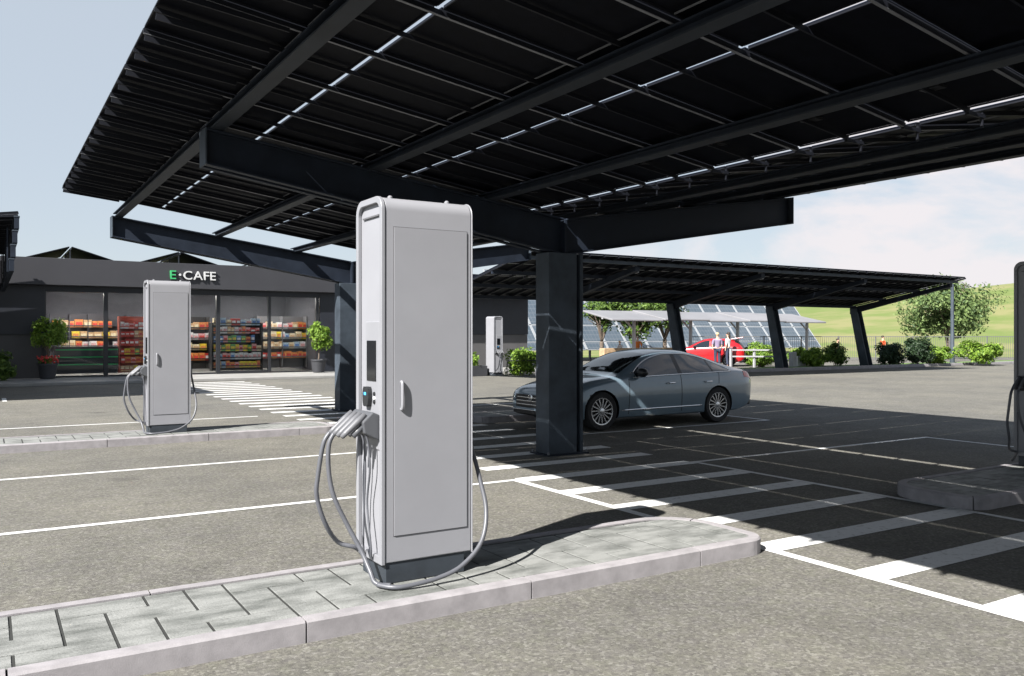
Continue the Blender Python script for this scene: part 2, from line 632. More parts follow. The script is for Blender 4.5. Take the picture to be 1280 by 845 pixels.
def terrain():
    """grass hill behind the fence"""
    F = (math.cos(R(58.23)), math.sin(R(58.23))); Rr = (F[1], -F[0])
    def H(t):
        return lerp_table([(-1.2, 3.0), (0.0, 4.0), (0.30, 7.6), (0.42, 9.4), (0.59, 12.4), (0.75, 15.0), (1.3, 18.0)], t)
    v = []; f = []
    na, nd = 90, 60
    for i in range(nd):
        d = 62 * (620 / 62) ** (i / (nd - 1))
        for j in range(na):
            t = -1.1 + 2.4 * j / (na - 1)
            x = F[0] * d + Rr[0] * t * d; y = F[1] * d + Rr[1] * t * d
            s = min(1, max(0, (d - 62) / 118)); s = s * s * (3 - 2 * s)
            zz = s * H(t) + .012 + (mnoise.noise(Vector((x * .02, y * .02, 0))) * 1.3 + mnoise.noise(Vector((x * .07, y * .07, 3))) * .35) * s
            if d > 200: zz -= (d - 200) * .02
            v.append((x, y, zz))
    for i in range(nd - 1):
        for j in range(na - 1):
            a = i * na + j
            f.append((a, a + 1, a + na + 1, a + na))
    m = MB(); m.add(v, f, 'grass')
    o = m.build('grass_hill', smooth=True)
    structure(o)


terrain()


# ------------------------------------------------------------------ kerbed islands
def rounded_path(x0, x1, y0, y1, r, n=7):
    """closed outline, counter-clockwise from the front left"""
    P = []
    q = r * .55; b = r * 1.3
    for cx, cy, a0, r in ((x1 - q, y0 + q, -90, q), (x1 - b, y1 - b, 0, b), (x0 + b, y1 - b, 90, b), (x0 + q, y0 + q, 180, q)):
        for k in range(n + 1):
            a = R(a0 + 90 * k / n)
            P.append((cx + r * math.cos(a), cy + r * math.sin(a)))
    return P


def island(x0, x1, y0, y1, r=0.36, joints0=1.49, pitch=1.465, h=0.12, seed=1, gx=0.11, gy=5.405):
    rnd = random.Random(seed)
    root = bpy.data.objects.new('pavement_island', None)
    COL.objects.link(root)
    root.location = (x0, y0, 0)
    structure(root)
    kw = 0.09
    outer = rounded_path(x0, x1, y0, y1, r)
    # start the walk at a joint on the front edge
    pts = outer + [outer[0]]
    # dense resample
    dense = []
    for a, b in zip(pts[:-1], pts[1:]):
        L = math.dist(a, b)
        k = max(1, int(L / 0.06))
        for q in range(k):
            dense.append((a[0] + (b[0] - a[0]) * q / k, a[1] + (b[1] - a[1]) * q / k))
    # rotate the list so that it starts at the joint
    i0 = min(range(len(dense)), key=lambda i: abs(dense[i][0] - joints0) + 50 * abs(dense[i][1] - y0))
    dense = dense[i0:] + dense[:i0] + [dense[i0]]
    tot = sum(math.dist(a, b) for a, b in zip(dense[:-1], dense[1:]))
    pitch = tot / round(tot / pitch)
    acc = 0; cuts = [0]
    goal = pitch
    for i in range(1, len(dense)):
        acc += math.dist(dense[i - 1], dense[i])
        if acc >= goal - 1e-3 and i < len(dense) - 4:
            cuts.append(i); goal += pitch
    cuts.append(len(dense) - 1)
    n = len(dense)
    def normal(i):
        a = dense[(i - 1) % (n - 1)]; b = dense[(i + 1) % (n - 1)]
        dx, dy = b[0] - a[0], b[1] - a[1]
        l = math.hypot(dx, dy)
        return (-dy / l, dx / l)                      # points inwards for a CCW walk
    for a, b in zip(cuts[:-1], cuts[1:]):
        m = MB()
        sect = [(0.0, 0.0), (0.0, h - 0.012), (0.012, h), (kw, h), (kw, 0.0)]
        vs = []; idx = list(range(a, b + 1))
        for q in idx:
            x, y = dense[q]
            if q == a and b - a > 1:                     # 6 mm joint
                nx_, ny_ = dense[q + 1]; t = 0.005 / max(1e-6, math.dist((x, y), (nx_, ny_)))
                x, y = x + (nx_ - x) * t, y + (ny_ - y) * t
            if q == b and b - a > 1:
                nx_, ny_ = dense[q - 1]; t = 0.005 / max(1e-6, math.dist((x, y), (nx_, ny_)))
                x, y = x + (nx_ - x) * t, y + (ny_ - y) * t
            N_ = normal(q % (n - 1))
            for (u, zz) in sect:
                vs.append((x + N_[0] * u, y + N_[1] * u, zz))
        k = len(sect)
        fs = [(i * k + j, (i + 1) * k + j, (i + 1) * k + (j + 1) % k, i * k + (j + 1) % k) for i in range(len(idx) - 1) for j in range(k)]
        fs += [tuple(range(k)), tuple(range((len(idx) - 1) * k, len(idx) * k))[::-1]]
        m.add(vs, fs, 'kerb_stone')
        m.build('kerb_stone', root)
    # joint bed and herringbone pavers, one mesh
    inner = []
    for i in range(0, n - 1):
        N_ = normal(i); x, y = dense[i]
        inner.append((x + N_[0] * (kw + .004), y + N_[1] * (kw + .004)))
    bed = MB()
    bed.prism(inner, 'z', 0.02, h - 0.0095, 'joint')
    bed.build('joint_bed', root)
    pv = MB()
    U = 0.225
    xi0, xi1, yi0, yi1 = x0 + kw + .004, x1 - kw - .004, y0 + kw + .004, y1 - kw - .004
    def clip(poly):
        # Sutherland-Hodgman against the (convex) inner outline
        for k in range(len(inner)):
            ax, ay = inner[k]; bx, by = inner[(k + 1) % len(inner)]
            if abs(ax - bx) + abs(ay - by) < 1e-7: continue
            out = []
            for q in range(len(poly)):
                p1 = poly[q]; p2 = poly[(q + 1) % len(poly)]
                s1 = (bx - ax) * (p1[1] - ay) - (by - ay) * (p1[0] - ax)
                s2 = (bx - ax) * (p2[1] - ay) - (by - ay) * (p2[0] - ax)
                if s1 >= 0: out.append(p1)
                if (s1 >= 0) != (s2 >= 0):
                    t = s1 / (s1 - s2)
                    out.append((p1[0] + (p2[0] - p1[0]) * t, p1[1] + (p2[1] - p1[1]) * t))
            poly = out
            if len(poly) < 3: return []
        return poly
    i_lo = int((x0 - gx) / U) - 3; i_hi = int((x1 - gx) / U) + 3
    for i in range(i_lo, i_hi):
        for j in range(-9, 4):
            c = (i + j) % 4
            if c == 0: rect = (i, i + 2, j, j + 1)
            elif c == 2: rect = (i, i + 1, j, j + 2)
            else: continue
            X0 = gx + rect[0] * U + .0085; X1 = gx + rect[1] * U - .0085
            Y0 = gy + rect[2] * U + .002; Y1 = gy + rect[3] * U - .002
            if X1 < xi0 or X0 > xi1 or Y1 < yi0 or Y0 > yi1: continue
            poly = clip([(X0, Y0), (X1, Y0), (X1, Y1), (X0, Y1)])
            if len(poly) < 3: continue
            pv.prism(poly, 'z', h - 0.045, h - 0.003 - rnd.random() * .003, 'paver')
    pv.build('paving', root, bevel=0.003, seg=1)
    return root


island(-4.2, 5.08, 4.45, 5.50, seed=1)
island(-4.2, 5.08, 13.78, 14.83, joints0=1.55, seed=2, gx=.0, gy=14.735)
island(7.88, 14.2, 4.45, 5.50, joints0=9.3, seed=3)
island(7.88, 14.2, 13.78, 14.83, joints0=9.3, seed=4, gy=14.735)


# ------------------------------------------------------------------ solar canopies
def butterfly_canopy(xc, y_end, n_pan, cols, label, gaps=(0.12, 0.06, 0.054), extra=0, lift=0.0):
    """two wings rising from a valley over one row of columns; runs from y_end towards -Y"""
    root = empty('solar_canopy', (xc, y_end, 0), label, 'solar canopy', 'solar carport canopies')
    PW = 1.1
    root.location.z = lift
    y0 = y_end - (n_pan + extra) * PW
    rows = [(gaps[0] * .5 + .02, 1.98), (1.98 + gaps[1], 3.86), (3.86 + gaps[2], 5.5)]
    rowsR = [(gaps[0] * .5 + .02, 1.98), (1.98 + .02, 3.86), (3.86 + .02, 5.5)]
    zp = lambda dx: 3.415 + .142 * abs(dx)               # underside of the panels
    zt = lambda dx: 3.27 + .142 * abs(dx)                # top of the arms
    # columns and arms
    for yc in cols:
        m = MB()
        x0, x1, ya, yb = xc - .08, xc + .50, yc, yc + .33
        m.box(x0, x0 + .47, ya, yb, 0, 2.79, 'steel_column')
        m.box(x0 + .47, x1 - .05, ya + .05, yb - .05, 0, 2.788, 'steel_dark')
        m.box(x1 - .05, x1, ya, yb, 0, 2.79, 'steel_column')
        m.build('column', root, bevel=0.008)
        b = MB()
        b.box(x0 - .06, x1 + .06, ya - .06, yb + .06, 0.0, 0.02, 'steel_dark')
        for sx in (x0 - .03, x1 + .03):
            for sy in (ya - .03, yb + .03):
                b.lathe([(.016, .02), (.016, .05), (.008, .055)], 'rail_steel', 8, (sx, sy, 0))
        b.build('base_plate', root)
        if lift:
            b = MB(); b.box(x0 - .2, x1 + .2, ya - .2, yb + .2, -lift, -.001, 'concrete'); b.build('footing', root)
        for s in (-1, 1):
            a = MB()
            ye = yc + .165
            al = 4.57 if s < 0 else 4.87
            xm = xc + .21
            xs, xe = xm + s * .02, xc + s * al
            # I-section cantilever tapering upwards, plates built one against another
            for (ya_, yb_, dz0, dz1) in ((ye - .055, ye + .055, 0, 0),):
                pts = [(xs, 2.79), (xe, 3.54), (xe, zt(al)), (xs, 3.27)]
                a.prism(pts, 'y', ya_, yb_, 'steel_dark')
            for (e0, e1) in (((xs, 2.766), (xe, 3.516)), ((xs, 3.246), (xe, zt(al) - .024))):
                pts = [(e0[0], e0[1]), (e1[0], e1[1]), (e1[0], e1[1] + .024), (e0[0], e0[1] + .024)]
                a.prism(pts, 'y', ye - .15, ye - .056, 'steel_dark')
                a.prism(pts, 'y', ye + .056, ye + .15, 'steel_dark')
            a.box(min(xe, xe + s * .02), max(xe, xe + s * .02), ye - .15, ye + .15, 3.516, zt(al) + .001, 'steel_column')
            a.build('arm', root, bevel=.004, seg=1)
            # brace from column to arm
        st = MB()
        st.box(xc + .192, xc + .228, ye - .16, ye + .16, 2.80, 3.24, 'steel_dark')
        st.build('stiffener', root)
    # purlins along the canopy
    for s in (-1, 1):
        for dx in (1.0, 2.62, 4.46):
            m = MB()
            x = xc + s * dx
            zb = zt(dx) + .004; ztp = zp(dx) - .047
            ye_ = max(cols) + .32
            m.box(x - .075, x + .075, y0 + .1, ye_, zb, zb + .016, 'steel_purlin')
            m.box(x - .012, x + .012, y0 + .1, ye_, zb + .0165, ztp - .016, 'steel_dark')
            m.box(x - .075, x + .075, y0 + .1, ye_, ztp - .0155, ztp, 'steel_dark')
            m.build('purlin', root)
    # gutter under the valley gap
    # rails across each wing
    for s in (-1, 1):
        m = MB()
        a = Vector((s * .09, 0, zp(.09) - .022)); b = Vector((s * 5.51, 0, zp(5.51) - .022))
        m.beam(a, b, .022, .036, 'panel_frame')
        a2 = Vector((s * .09, 0, zp(.09) - .0425)); b2 = Vector((s * 5.51, 0, zp(5.51) - .0425))
        m.beam(a2, b2, .026, .004, 'rail_steel')
        # deeper bracket under the free edge
        a3 = Vector((s * 4.62, 0, zp(4.62) - .050)); b3 = Vector((s * 5.50, 0, zp(5.50) - .075))
        m.beam(a3, b3, .016, .05, 'panel_frame')
        me = m.mesh('rail')
        m = MB()
        m.beam(a, b, .018, .036, 'panel_frame')
        m.beam(a3, b3, .016, .05, 'panel_frame')
        me2 = m.mesh('rail')
        for k in range(2 * n_pan + 1):
            y = y_end - .03 - k * (n_pan * PW - .06) / (2 * n_pan)
            place('rail', me if k % 2 == 0 else me2, root, (0, y - y_end, 0))
    # panels
    for s in (-1, 1):
        for (d0, d1) in (rows if s < 0 else rowsR):
            m = MB()
            up = Vector((-s * .148, 0, 1)).normalized()
            a = Vector((s * d0, 0, zp(d0))) + up * .02; b = Vector((s * d1, 0, zp(d1))) + up * .02
            m.beam(a, b, PW - .03, .008, 'panel_back')
            m.beam(a + up * .007, b + up * .007, PW - .03, .005, 'panel_front')
            # aluminium rim
            for yy in (-PW / 2 + .0225, PW / 2 - .0225):
                m.beam(a + Vector((0, yy, 0)) - up * .0125, b + Vector((0, yy, 0)) - up * .0125, .012, .016, 'panel_frame')
            for q, mt_, w_ in ((a, 'panel_frame', .012), (b, 'panel_frame', .012), (a.lerp(b, .36), 'rail_steel', .008)):
                m.beam(q + Vector((0, -PW / 2 + .03, 0)) - up * .0125, q + Vector((0, PW / 2 - .03, 0)) - up * .0125, w_, .012, mt_)
            # junction box on the back
            q = a.lerp(b, .27) - up * .016
            m.beam(q - Vector((.05, 0, 0)), q + Vector((.05, 0, 0)), .16, .024, 'black_plastic')
            me = m.mesh('solar_panel')
            for k in range(n_pan):
                place('solar_panel', me, root, (0, -(k + .5) * PW, 0))
            if extra:  # unseen panels behind the camera, added to darken the shade below
                e = MB()
                for k in range(n_pan, n_pan + extra):
                    o_ = Vector((0, -(k + .5) * PW, 0))
                    e.beam(a + o_, b + o_, PW - .03, .008, 'panel_back')
                    e.beam(a + o_ + up * .007, b + o_ + up * .007, PW - .03, .005, 'panel_front')
                tag(e.build('shading_panel_field', root, off=(0, 0, 0)), kind='stuff')
    # valley clips
    m = MB()
    m.beam((-.12, 0, zp(0) - .03), (.12, 0, zp(0) - .03), .03, .03, 'panel_frame')
    m.beam((.09, 0, zp(0) - .0455), (.09, 0, zp(0) - .12), .014, .02, 'panel_frame', up=(0, 1, 0))
    me = m.mesh('valley_clip')
    for k in range(2 * n_pan + 1):
        place('valley_clip', me, root, (0, -.03 - k * (n_pan * PW - .06) / (2 * n_pan), 0))
    return root


butterfly_canopy(6.62, 16.4, 16, (-6.52, 1.54, 9.60, 17.66), 'large dark butterfly solar canopy overhead, raised on steel columns above the parking bays', extra=9)
c3 = butterfly_canopy(-4.85, 34.2, 10, (25.2, 32.0), 'dark stack of solar roof edges cut by the left edge of the photo', lift=.36)


for k in range(4):                                     # stacked slats hung along its free edge
    m = MB()
    x1 = .67 - .035 * (3 - k); z = 2.80 + k * .335
    m.box(x1 - .10, x1, 23.15, 34.25, z, z + .27, 'steel_dark')
    m.box(x1 - .11, x1 + .012, 23.14, 34.26, z + .271, z + .30, 'steel_column')
    m.build('edge_slat', c3)
for k in range(5):
    m = MB()
    m.box(.42, .45, 23.5 + k * 2.6, 23.58 + k * 2.6, 2.8, 3.84, 'steel_dark')
    m.build('slat_hanger', c3)


def lean_canopy():
    """single pitch canopy on leaning columns at the back of the lot"""
    root = empty('solar_canopy', (25, 26.9, 0), 'long low solar canopy on leaning columns at the back of the lot', 'solar canopy', 'solar carport canopies')
    xs = (19.0, 25.2, 31.4, 37.6)
    x0, x1 = 14.2, 37.8
    zp = lambda y: 3.17 + (27.9 - y) * .186
    for x in xs:
        m = MB()
        for (dx0, dx1, h0, h1) in ((-.19, -.15, -.24, .24), (.15, .19, -.24, .24), (-.149, .149, -.02, .02)):
            vs = []
            for (yb, z) in ((26.9, 0.1), (27.55, 3.0)):
                w = 1.0 if z < 1 else .85
                for hh in (h0, h1):
                    for dd in (dx0, dx1):
                        vs.append((x + dd * (1 if z < 1 else .95), yb + hh * w, z))
            m.add(vs, [(0, 1, 3, 2), (4, 6, 7, 5), (0, 4, 5, 1), (2, 3, 7, 6), (0, 2, 6, 4), (1, 5, 7, 3)], 'steel_column')
        m.build('column', root)
        a = MB()
        pts = [(27.8, 2.72), (22.5, 3.86), (22.5, 4.02), (27.8, 3.04)]
        a.prism(pts, 'x', x - .10, x + .10, 'steel_dark')
        a.build('arm', root, bevel=.006, seg=1)
        s = MB()
        s.box(x - .05, x + .05, 22.58, 22.70, 4.0, 4.10, 'white_metal')
        s.prism([(22.62, 3.80), (22.78, 3.78), (22.70, 4.0), (22.62, 4.0)], 'x', x + .101, x + .16, 'rail_steel')
        s.build('stub_post', root)
    for y in (22.35, 24.2, 26.0, 27.7):
        m = MB()
        z = zp(y) - .115
        if y < 23:
            m.beam((x0, y, z + .0), (x1, y, z + .0), .12, .11, 'steel_column')  # lighter steel puts the skylight on this edge into its colour
        else:
            m.beam((x0, y, z), (x1, y, z), .10, .13, 'steel_dark')
        m.build('purlin', root)
    n = 40
    w = (x1 - x0) / n
    for k in range(2):
        m = MB()
        ya, yb = ((21.95, 24.9), (24.94, 27.95))[k]
        up = Vector((0, .186, 1)).normalized()
        a = Vector((0, ya, zp(ya))); b = Vector((0, yb, zp(yb)))
        m.beam(a, b, w - .02, .03, 'panel_back')
        m.beam(a + up * .02, b + up * .02, w - .02, .006, 'panel_front')
        for q in (0.02, .5, .98):
            p = a.lerp(b, q) - up * .022
            m.beam(p - Vector((w / 2 - .02, 0, 0)), p + Vector((w / 2 - .02, 0, 0)), .05, .012, 'alu')
        me = m.mesh('solar_panel', (25, 26.9, 0))
        me.transform(Matrix.Translation((25, 0, 0)))
        for i in range(n):
            place('solar_panel', me, root, (x0 + (i + .5) * w - 25, 0, 0))
    for i in range(0, n + 1, 2):
        pass
    m = MB()
    for i in range(n + 1):
        x = x0 + i * w
        m.beam((x, 21.93, zp(21.93) - .055), (x, 27.95, zp(27.95) - .055), .035, .06, 'panel_frame')
    m.build('rafters', root)
    return root


lean_canopy()
# kerb and planting bed under its columns
kb = MB()
kb.box(22.6, 60, 26.45, 26.62, 0, .15, 'kerb_stone')
structure(kb.build('kerb', bevel=.012))
kb = MB()
kb.box(22.6, 60, 26.621, 28.6, 0, .10, 'ground_cover')
structure(kb.build('planting_bed'))
gc = MB()


# ------------------------------------------------------------------ chargers
def charger(loc, rz, label):
    root = empty('charging_station', loc, label, 'charging station', 'tall grey charging stations', rz)
    W, D, H = .315, .205, 2.39
    z0 = .13
    # body: rounded top profile in (y, z) extruded along x
    rr = .085
    def profile(d, zb, zt, r, n=8):
        P = [(-d, zb), (d, zb)]
        for k in range(n + 1):
            a = R(90 * k / n); P.append((d - r + r * math.cos(a), zt - r + r * math.sin(a)))
        for k in range(n + 1):
            a = R(90 + 90 * k / n); P.append((-d + r + r * math.cos(a), zt - r + r * math.sin(a)))
        return P
    m = MB()
    m.prism(profile(D, z0, H, rr), 'x', -W + .022, W - .004, 'charger_paint')
    m.build('body', root, off=(0, 0, 0), bevel=.008, seg=2, auto=40)
    # side frames: a raised rim around an inset panel at -x
    for s in (-1, 1):
        fr = MB()
        po = profile(D + .006, z0 - .008, H + .006, rr + .006); pi_ = profile(D - .03, z0 + .04, H - .035, rr - .02)
        n = len(po)
        xa, xb = (-W - .004, -W + .021) if s < 0 else (W - .0035, W + .004)
        vs = [(xa, *p) for p in po] + [(xb, *p) for p in po] + [(xa, *p) for p in pi_] + [(xb, *p) for p in pi_]
        fs = []
        for i in range(n):
            j = (i + 1) % n
            fs += [(i, j, n + j, n + i), (2 * n + i, 3 * n + i, 3 * n + j, 2 * n + j), (i, 2 * n + i, 2 * n + j, j), (n + i, n + j, 3 * n + j, 3 * n + i)]
        fr.add(vs, fs, 'charger_trim')
        fr.build('side_frame', root, off=(0, 0, 0), bevel=.004, seg=2, auto=40)
    # inset console plate with screen and card reader on the -x face
    c = MB()
    c.box(-W + .012, -W + .0215, -.14, .085, .82, 1.62, 'charger_trim')
    c.build('console', root, off=(0, 0, 0), bevel=.006)
    s_ = MB(); s_.box(-W + .006, -W + .0118, -.09, .055, 1.245, 1.50, 'screen_black')
    s_.build('screen', root, off=(0, 0, 0), bevel=.003)
    r_ = MB()
    r_.prism([(-.03 + .048 * math.cos(a) * 1.0 + .05, 1.145 + .062 * max(-1, min(1, 1.35 * math.sin(a)))) for a in [2 * PI * k / 20 for k in range(20)]], 'x', -W - .018, -W + .0115, 'black_plastic')
    r_.box(-W - .020, -W - .0185, .005, .035, 1.155, 1.172, 'screen_blue')
    r_.build('card_reader', root, off=(0, 0, 0), bevel=.003)
    b_ = MB()
    for z in (1.165, 1.115):
        b_.lathe([(.0, -W + .004), (.012, -W + .004), (.014, -W + .0115)], 'black_plastic', 12, (0, -.065, z), 'x')
    b_.box(-W + .006, -W + .0115, -.08, -.05, 1.132, 1.148, 'white_plastic')
    b_.build('buttons', root, off=(0, 0, 0))
    v_ = MB()
    v_.box(-W + .010, -W + .0218, -.13, .13, H - .115, H - .105, 'charger_seam')
    v_.build('vent_slot', root, off=(0, 0, 0))
    # holder with four plugs
    h_ = MB()
    h_.prism([(-W + .011, .88), (-W + .011, 1.04), (-W - .035, 1.06), (-W - .10, 1.0), (-W - .09, .93)], 'y', -.15, .15, 'holder_grey')
    h_.build('plug_holder', root, off=(0, 0, 0), bevel=.008)
    for k, y in enumerate((-.11, -.037, .037, .11)):
        g = MB()
        p = [(-W - .07, y, 1.045), (-W - .12, y, 1.0), (-W - .19, y, .94), (-W - .222, y, .912)]
        g.tube(p, [.017, .022, .019, .014], 'plug_grey', 12)
        g.tube([(-W - .08, y, .975), (-W - .15, y, .915)], .020, 'holder_grey', 10)
        g.build('plug', root, off=(0, 0, 0), smooth=True)
    for (y, o1) in ((.11, .17), (.037, .10)):
        c1 = MB()
        c1.tube(spline([(-W - .218, y, .92), (-W - .26, y, .85), (-W - .29, y + .01, .66), (-W - .295, y + .02, .52), (-W - .235, y + .03, .34),
                        (-W - .13, y + .05 + o1 * .2, .20), (-W - .02, y + .06, .155), (-W + .1, y + o1 * .5 + .09, .04)] if o1 > .15 else
                       [(-W - .218, y, .92), (-W - .25, y, .85), (-W - .255, y - .01, .70), (-W - .23, y - .03, .54), (-W - .155, y - .06, .36),
                        (-W - .085, y - .12, .20), (-W - .06, y - .2, .09), (-W - .05, y - .27, .03), (-W + .02, y - .335, .022)]), .0145, 'cable_grey', 10)
        c1.build('cable', root, off=(0, 0, 0), smooth=True)
    for (y, yb) in ((-.11, -.10), (-.037, .02)):
        c2 = MB()
        c2.tube(spline([(-W - .07, y, .93), (-W - .05, y, .86), (-W - .035, y + .01, .70), (-W - .028, yb * .4, .48), (-W - .03, yb, .24), (-W - .012, yb + .02, .14), (-W + .03, yb + .02, .11)]), .007, 'cable_grey', 8)
        c2.build('cable', root, off=(0, 0, 0), smooth=True)
    # right side: cable outlet box near the top and the long cable that hangs to the ground and wraps round the foot
    bx = MB()
    bx.box(W + .0045, W + .035, -.02, .12, 1.97, 2.19, 'charger_trim')
    bx.build('cable_outlet', root, off=(0, 0, 0), bevel=.006)
    c3 = MB()
    c3.tube(spline([(W + .022, .03, 2.0), (W + .024, .02, 1.75), (W + .025, .0, 1.35), (W + .035, -.06, .95), (W + .07, -.17, .62), (W + .075, -.26, .40), (W + .0, -.33, .215),
                    (W - .16, -.36, .09), (W - .33, -.365, .04), (-W + .12, -.36, .022), (-W + .02, -.335, .02), (-W - .045, -.25, .024)]), .0145, 'cable_grey', 10)
    c3.build('cable', root, off=(0, 0, 0), smooth=True)
    # door on the -y face
    d = MB()
    d.box(-W + .075, W - .035, -D - .0014, -D - .0004, .29, 2.205, 'charger_seam')
    d.box(-W + .080, W - .040, -D - .0065, -D - .0016, .295, 2.200, 'charger_paint')
    dd = d.build('door', root, off=(0, 0, 0), bevel=.003)
    hn = MB()
    hn.tube(spline([(-W + .128, -D - .007, 1.245), (-W + .128, -D - .024, 1.228), (-W + .128, -D - .025, 1.092), (-W + .128, -D - .007, 1.075)], 5), .010, 'charger_trim', 10)
    hn.build('handle', dd, off=(0, 0, 0), smooth=True)
    for x in (-W + .10, W - .13):
        e = MB()
        e.lathe([(.016, H), (.016, H + .012), (.008, H + .02)], 'charger_trim', 12, (x, -.10, 0))
        e.build('lifting_bolt', root, off=(0, 0, 0))
    p = MB()
    p.box(-W + .03, W - .05, -D + .01, D - .03, 0, z0 - .0005, 'plinth')
    p.build('plinth', root, off=(0, 0, 0), bevel=.004)
    return root


ch0 = charger((2.375, 5.045, .117), 0, 'large light grey charging station with dangling cables in the foreground, on the paved island')


def charger_at(loc, rz, label):
    c = copy_tree(ch0)
    c.location = loc
    c.rotation_euler = (0, 0, rz)
    c['label'] = label
    return c


charger_at((2.45, 14.37, .117), 0, 'grey charging station in front of the shop window, on the second island')
charger_at((10.62, 5.19, .117), 0, 'shaded charging station cut by the right edge of the photo, dark cable hanging')
far_c = charger_at((13.50, 19.3, .0), 0, 'pale sunlit charging station half hidden behind the grey car and the near column')
far_c.scale = (1.13, 1.13, 1.14)
charger_at((17.55, 29.7, .02), R(90), 'far charging station facing front, between leafy planters by the dark wall')


# ------------------------------------------------------------------ foliage
def leaves(m, mat_, c, rad, n, size, seed, clumps=9, inner=0.25, flat=0.0):
    """leaf sized faces gathered in clumps through an uneven volume"""
    rnd = random.Random(seed)
    C = []
    for k in range(clumps):
        u = rnd.uniform(-1, 1); a = rnd.uniform(0, 2 * PI); s = math.sqrt(1 - u * u); q = rnd.uniform(.45, .82)
        C.append((Vector((s * math.cos(a) * q, s * math.sin(a) * q, u * q)), rnd.uniform(.28, .52)))
    C.append((Vector((0, 0, 0)), .55))
    for i in range(n):
        cc, cr = rnd.choice(C)
        u = rnd.uniform(-1, 1); a = rnd.uniform(0, 2 * PI); s = math.sqrt(1 - u * u)
        q = cr * (rnd.random() ** (.45))
        p = cc + Vector((s * math.cos(a), s * math.sin(a), u)) * q
        w = Vector((p.x * rad[0] + c[0], p.y * rad[1] + c[1], p.z * rad[2] + c[2]))
        if w.z < .02: continue
        nrm = (p.normalized() + Vector((rnd.gauss(0, .6), rnd.gauss(0, .6), rnd.gauss(0.25, .6)))).normalized()
        t = nrm.cross(Vector((rnd.gauss(0, 1), rnd.gauss(0, 1), rnd.gauss(0, 1)))).normalized()
        b = nrm.cross(t)
        L = size * rnd.uniform(.6, 1.35); Wd = L * rnd.uniform(.42, .62)
        k = nrm * (L * .16)
        m.add([w - t * L, w - b * Wd + k, w + t * L, w + b * Wd + k], [(0, 1, 2, 3)], mat_)
    return m


def bush(loc, rad, n, size, mt, label, cat='bush', group='shrubs along the back kerb', seed=1, name='shrub'):
    root = empty(name, loc, label, cat, group)
    m = MB()
    leaves(m, mt, (0, 0, rad[2] * .92), rad, int(n * 1.7), size * .78, seed, 14)
    m.build('foliage', root, off=(0, 0, 0), recalc=False)
    s = MB()
    rnd = random.Random(seed)
    for k in range(7):
        a = rnd.uniform(0, 2 * PI); q = rnd.uniform(.3, .7)
        s.tube(spline([(.03 * math.cos(a), .03 * math.sin(a), 0), (rad[0] * q * .5 * math.cos(a), rad[1] * q * .5 * math.sin(a), rad[2] * .7), (rad[0] * q * math.cos(a), rad[1] * q * math.sin(a), rad[2] * 1.3)], 3), [.014] * 3 + [.01] * 3 + [.006], 'bark', 5)
    s.build('stems', root, off=(0, 0, 0))
    return root


def potted(loc, label, seed, flowers=True, r=.62, h=1.55):
    root = empty('potted_plant', loc, label, 'potted plant', 'potted shrubs flanking the shop windows')
    p = MB()
    p.lathe([(.24, 0), (.31, .46), (.34, .47), (.34, .53), (.295, .53), (.285, .48), (0, .475)], 'pot', 20)
    p.build('pot', root, off=(0, 0, 0), auto=40)
    s = MB()
    s.tube(spline([(0, 0, .45), (.03, .02, .8), (-.02, 0, 1.3)], 4), .03, 'bark', 7)
    for k in range(8):
        a = k * .8; s.tube([(0, 0, .8 + .04 * k), (.3 * math.cos(a), .3 * math.sin(a), 1.15 + .05 * k)], [.016, .007], 'bark', 5)
    s.build('stem', root, off=(0, 0, 0))
    m = MB()
    leaves(m, 'leaf_bright', (0, 0, h), (r, r, r * 1.05), 2300, .062, seed, 15)  # lighter leaves put sun into the colour where the left pot is shaded
    m.build('foliage', root, off=(0, 0, 0), recalc=False)
    if flowers:
        f = MB()
        rnd = random.Random(seed)
        for k in range(70):
            a = rnd.uniform(0, 2 * PI); q = rnd.uniform(.1, .36)
            f.ball((q * math.cos(a), q * math.sin(a), rnd.uniform(.56, .80)), rnd.uniform(.025, .045), 'flower_red', 6, 4)
        leaves(f, 'leaf_mid', (0, 0, .64), (.36, .36, .14), 160, .045, seed + 3, 6)
        f.build('flowers', root, off=(0, 0, 0), recalc=False)
    return root


potted((1.86, 34.25, .12), 'round leafy shrub with red flowers in a dark pot, left of the shop windows', 3)
potted((11.75, 34.25, .12), 'bright green shrub in a dark pot, at the right end of the shop windows', 5, False, .60, 1.5)
bush((.42, 33.7, .1), (.62, .55, .5), 900, .085, 'leaf_mid', 'low green shrub at the left edge of the photo, beside the shop wall', seed=11, group='shrubs by the shop')
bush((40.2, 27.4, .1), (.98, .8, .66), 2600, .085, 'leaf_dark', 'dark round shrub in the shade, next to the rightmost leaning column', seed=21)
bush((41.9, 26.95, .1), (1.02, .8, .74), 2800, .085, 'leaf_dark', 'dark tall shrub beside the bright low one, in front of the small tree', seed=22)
bush((43.3, 26.6, .1), (1.15, .85, .50), 2000, .10, 'leaf_bright', 'bright low spreading shrub at the foot of the grey lamp post', seed=23)
bush((45.9, 25.9, .1), (1.25, .95, .70), 2500, .11, 'leaf_bright', 'bright bushy shrub farthest right on the kerb, near the cut charging station', seed=24)
bush((35.3, 28.2, .1), (.9, .7, .56), 1500, .10, 'leaf_bright', 'bright green shrub left of the rightmost leaning column', seed=25)
bush((35.9, 29.6, .0), (.85, .7, .46), 1200, .10, 'leaf_bright', 'low bright shrub behind the white planter box', seed=26)
bush((36.7, 28.1, .1), (.8, .65, .58), 1300, .09, 'leaf_mid', 'mid green shrub touching the rightmost leaning column', seed=27)
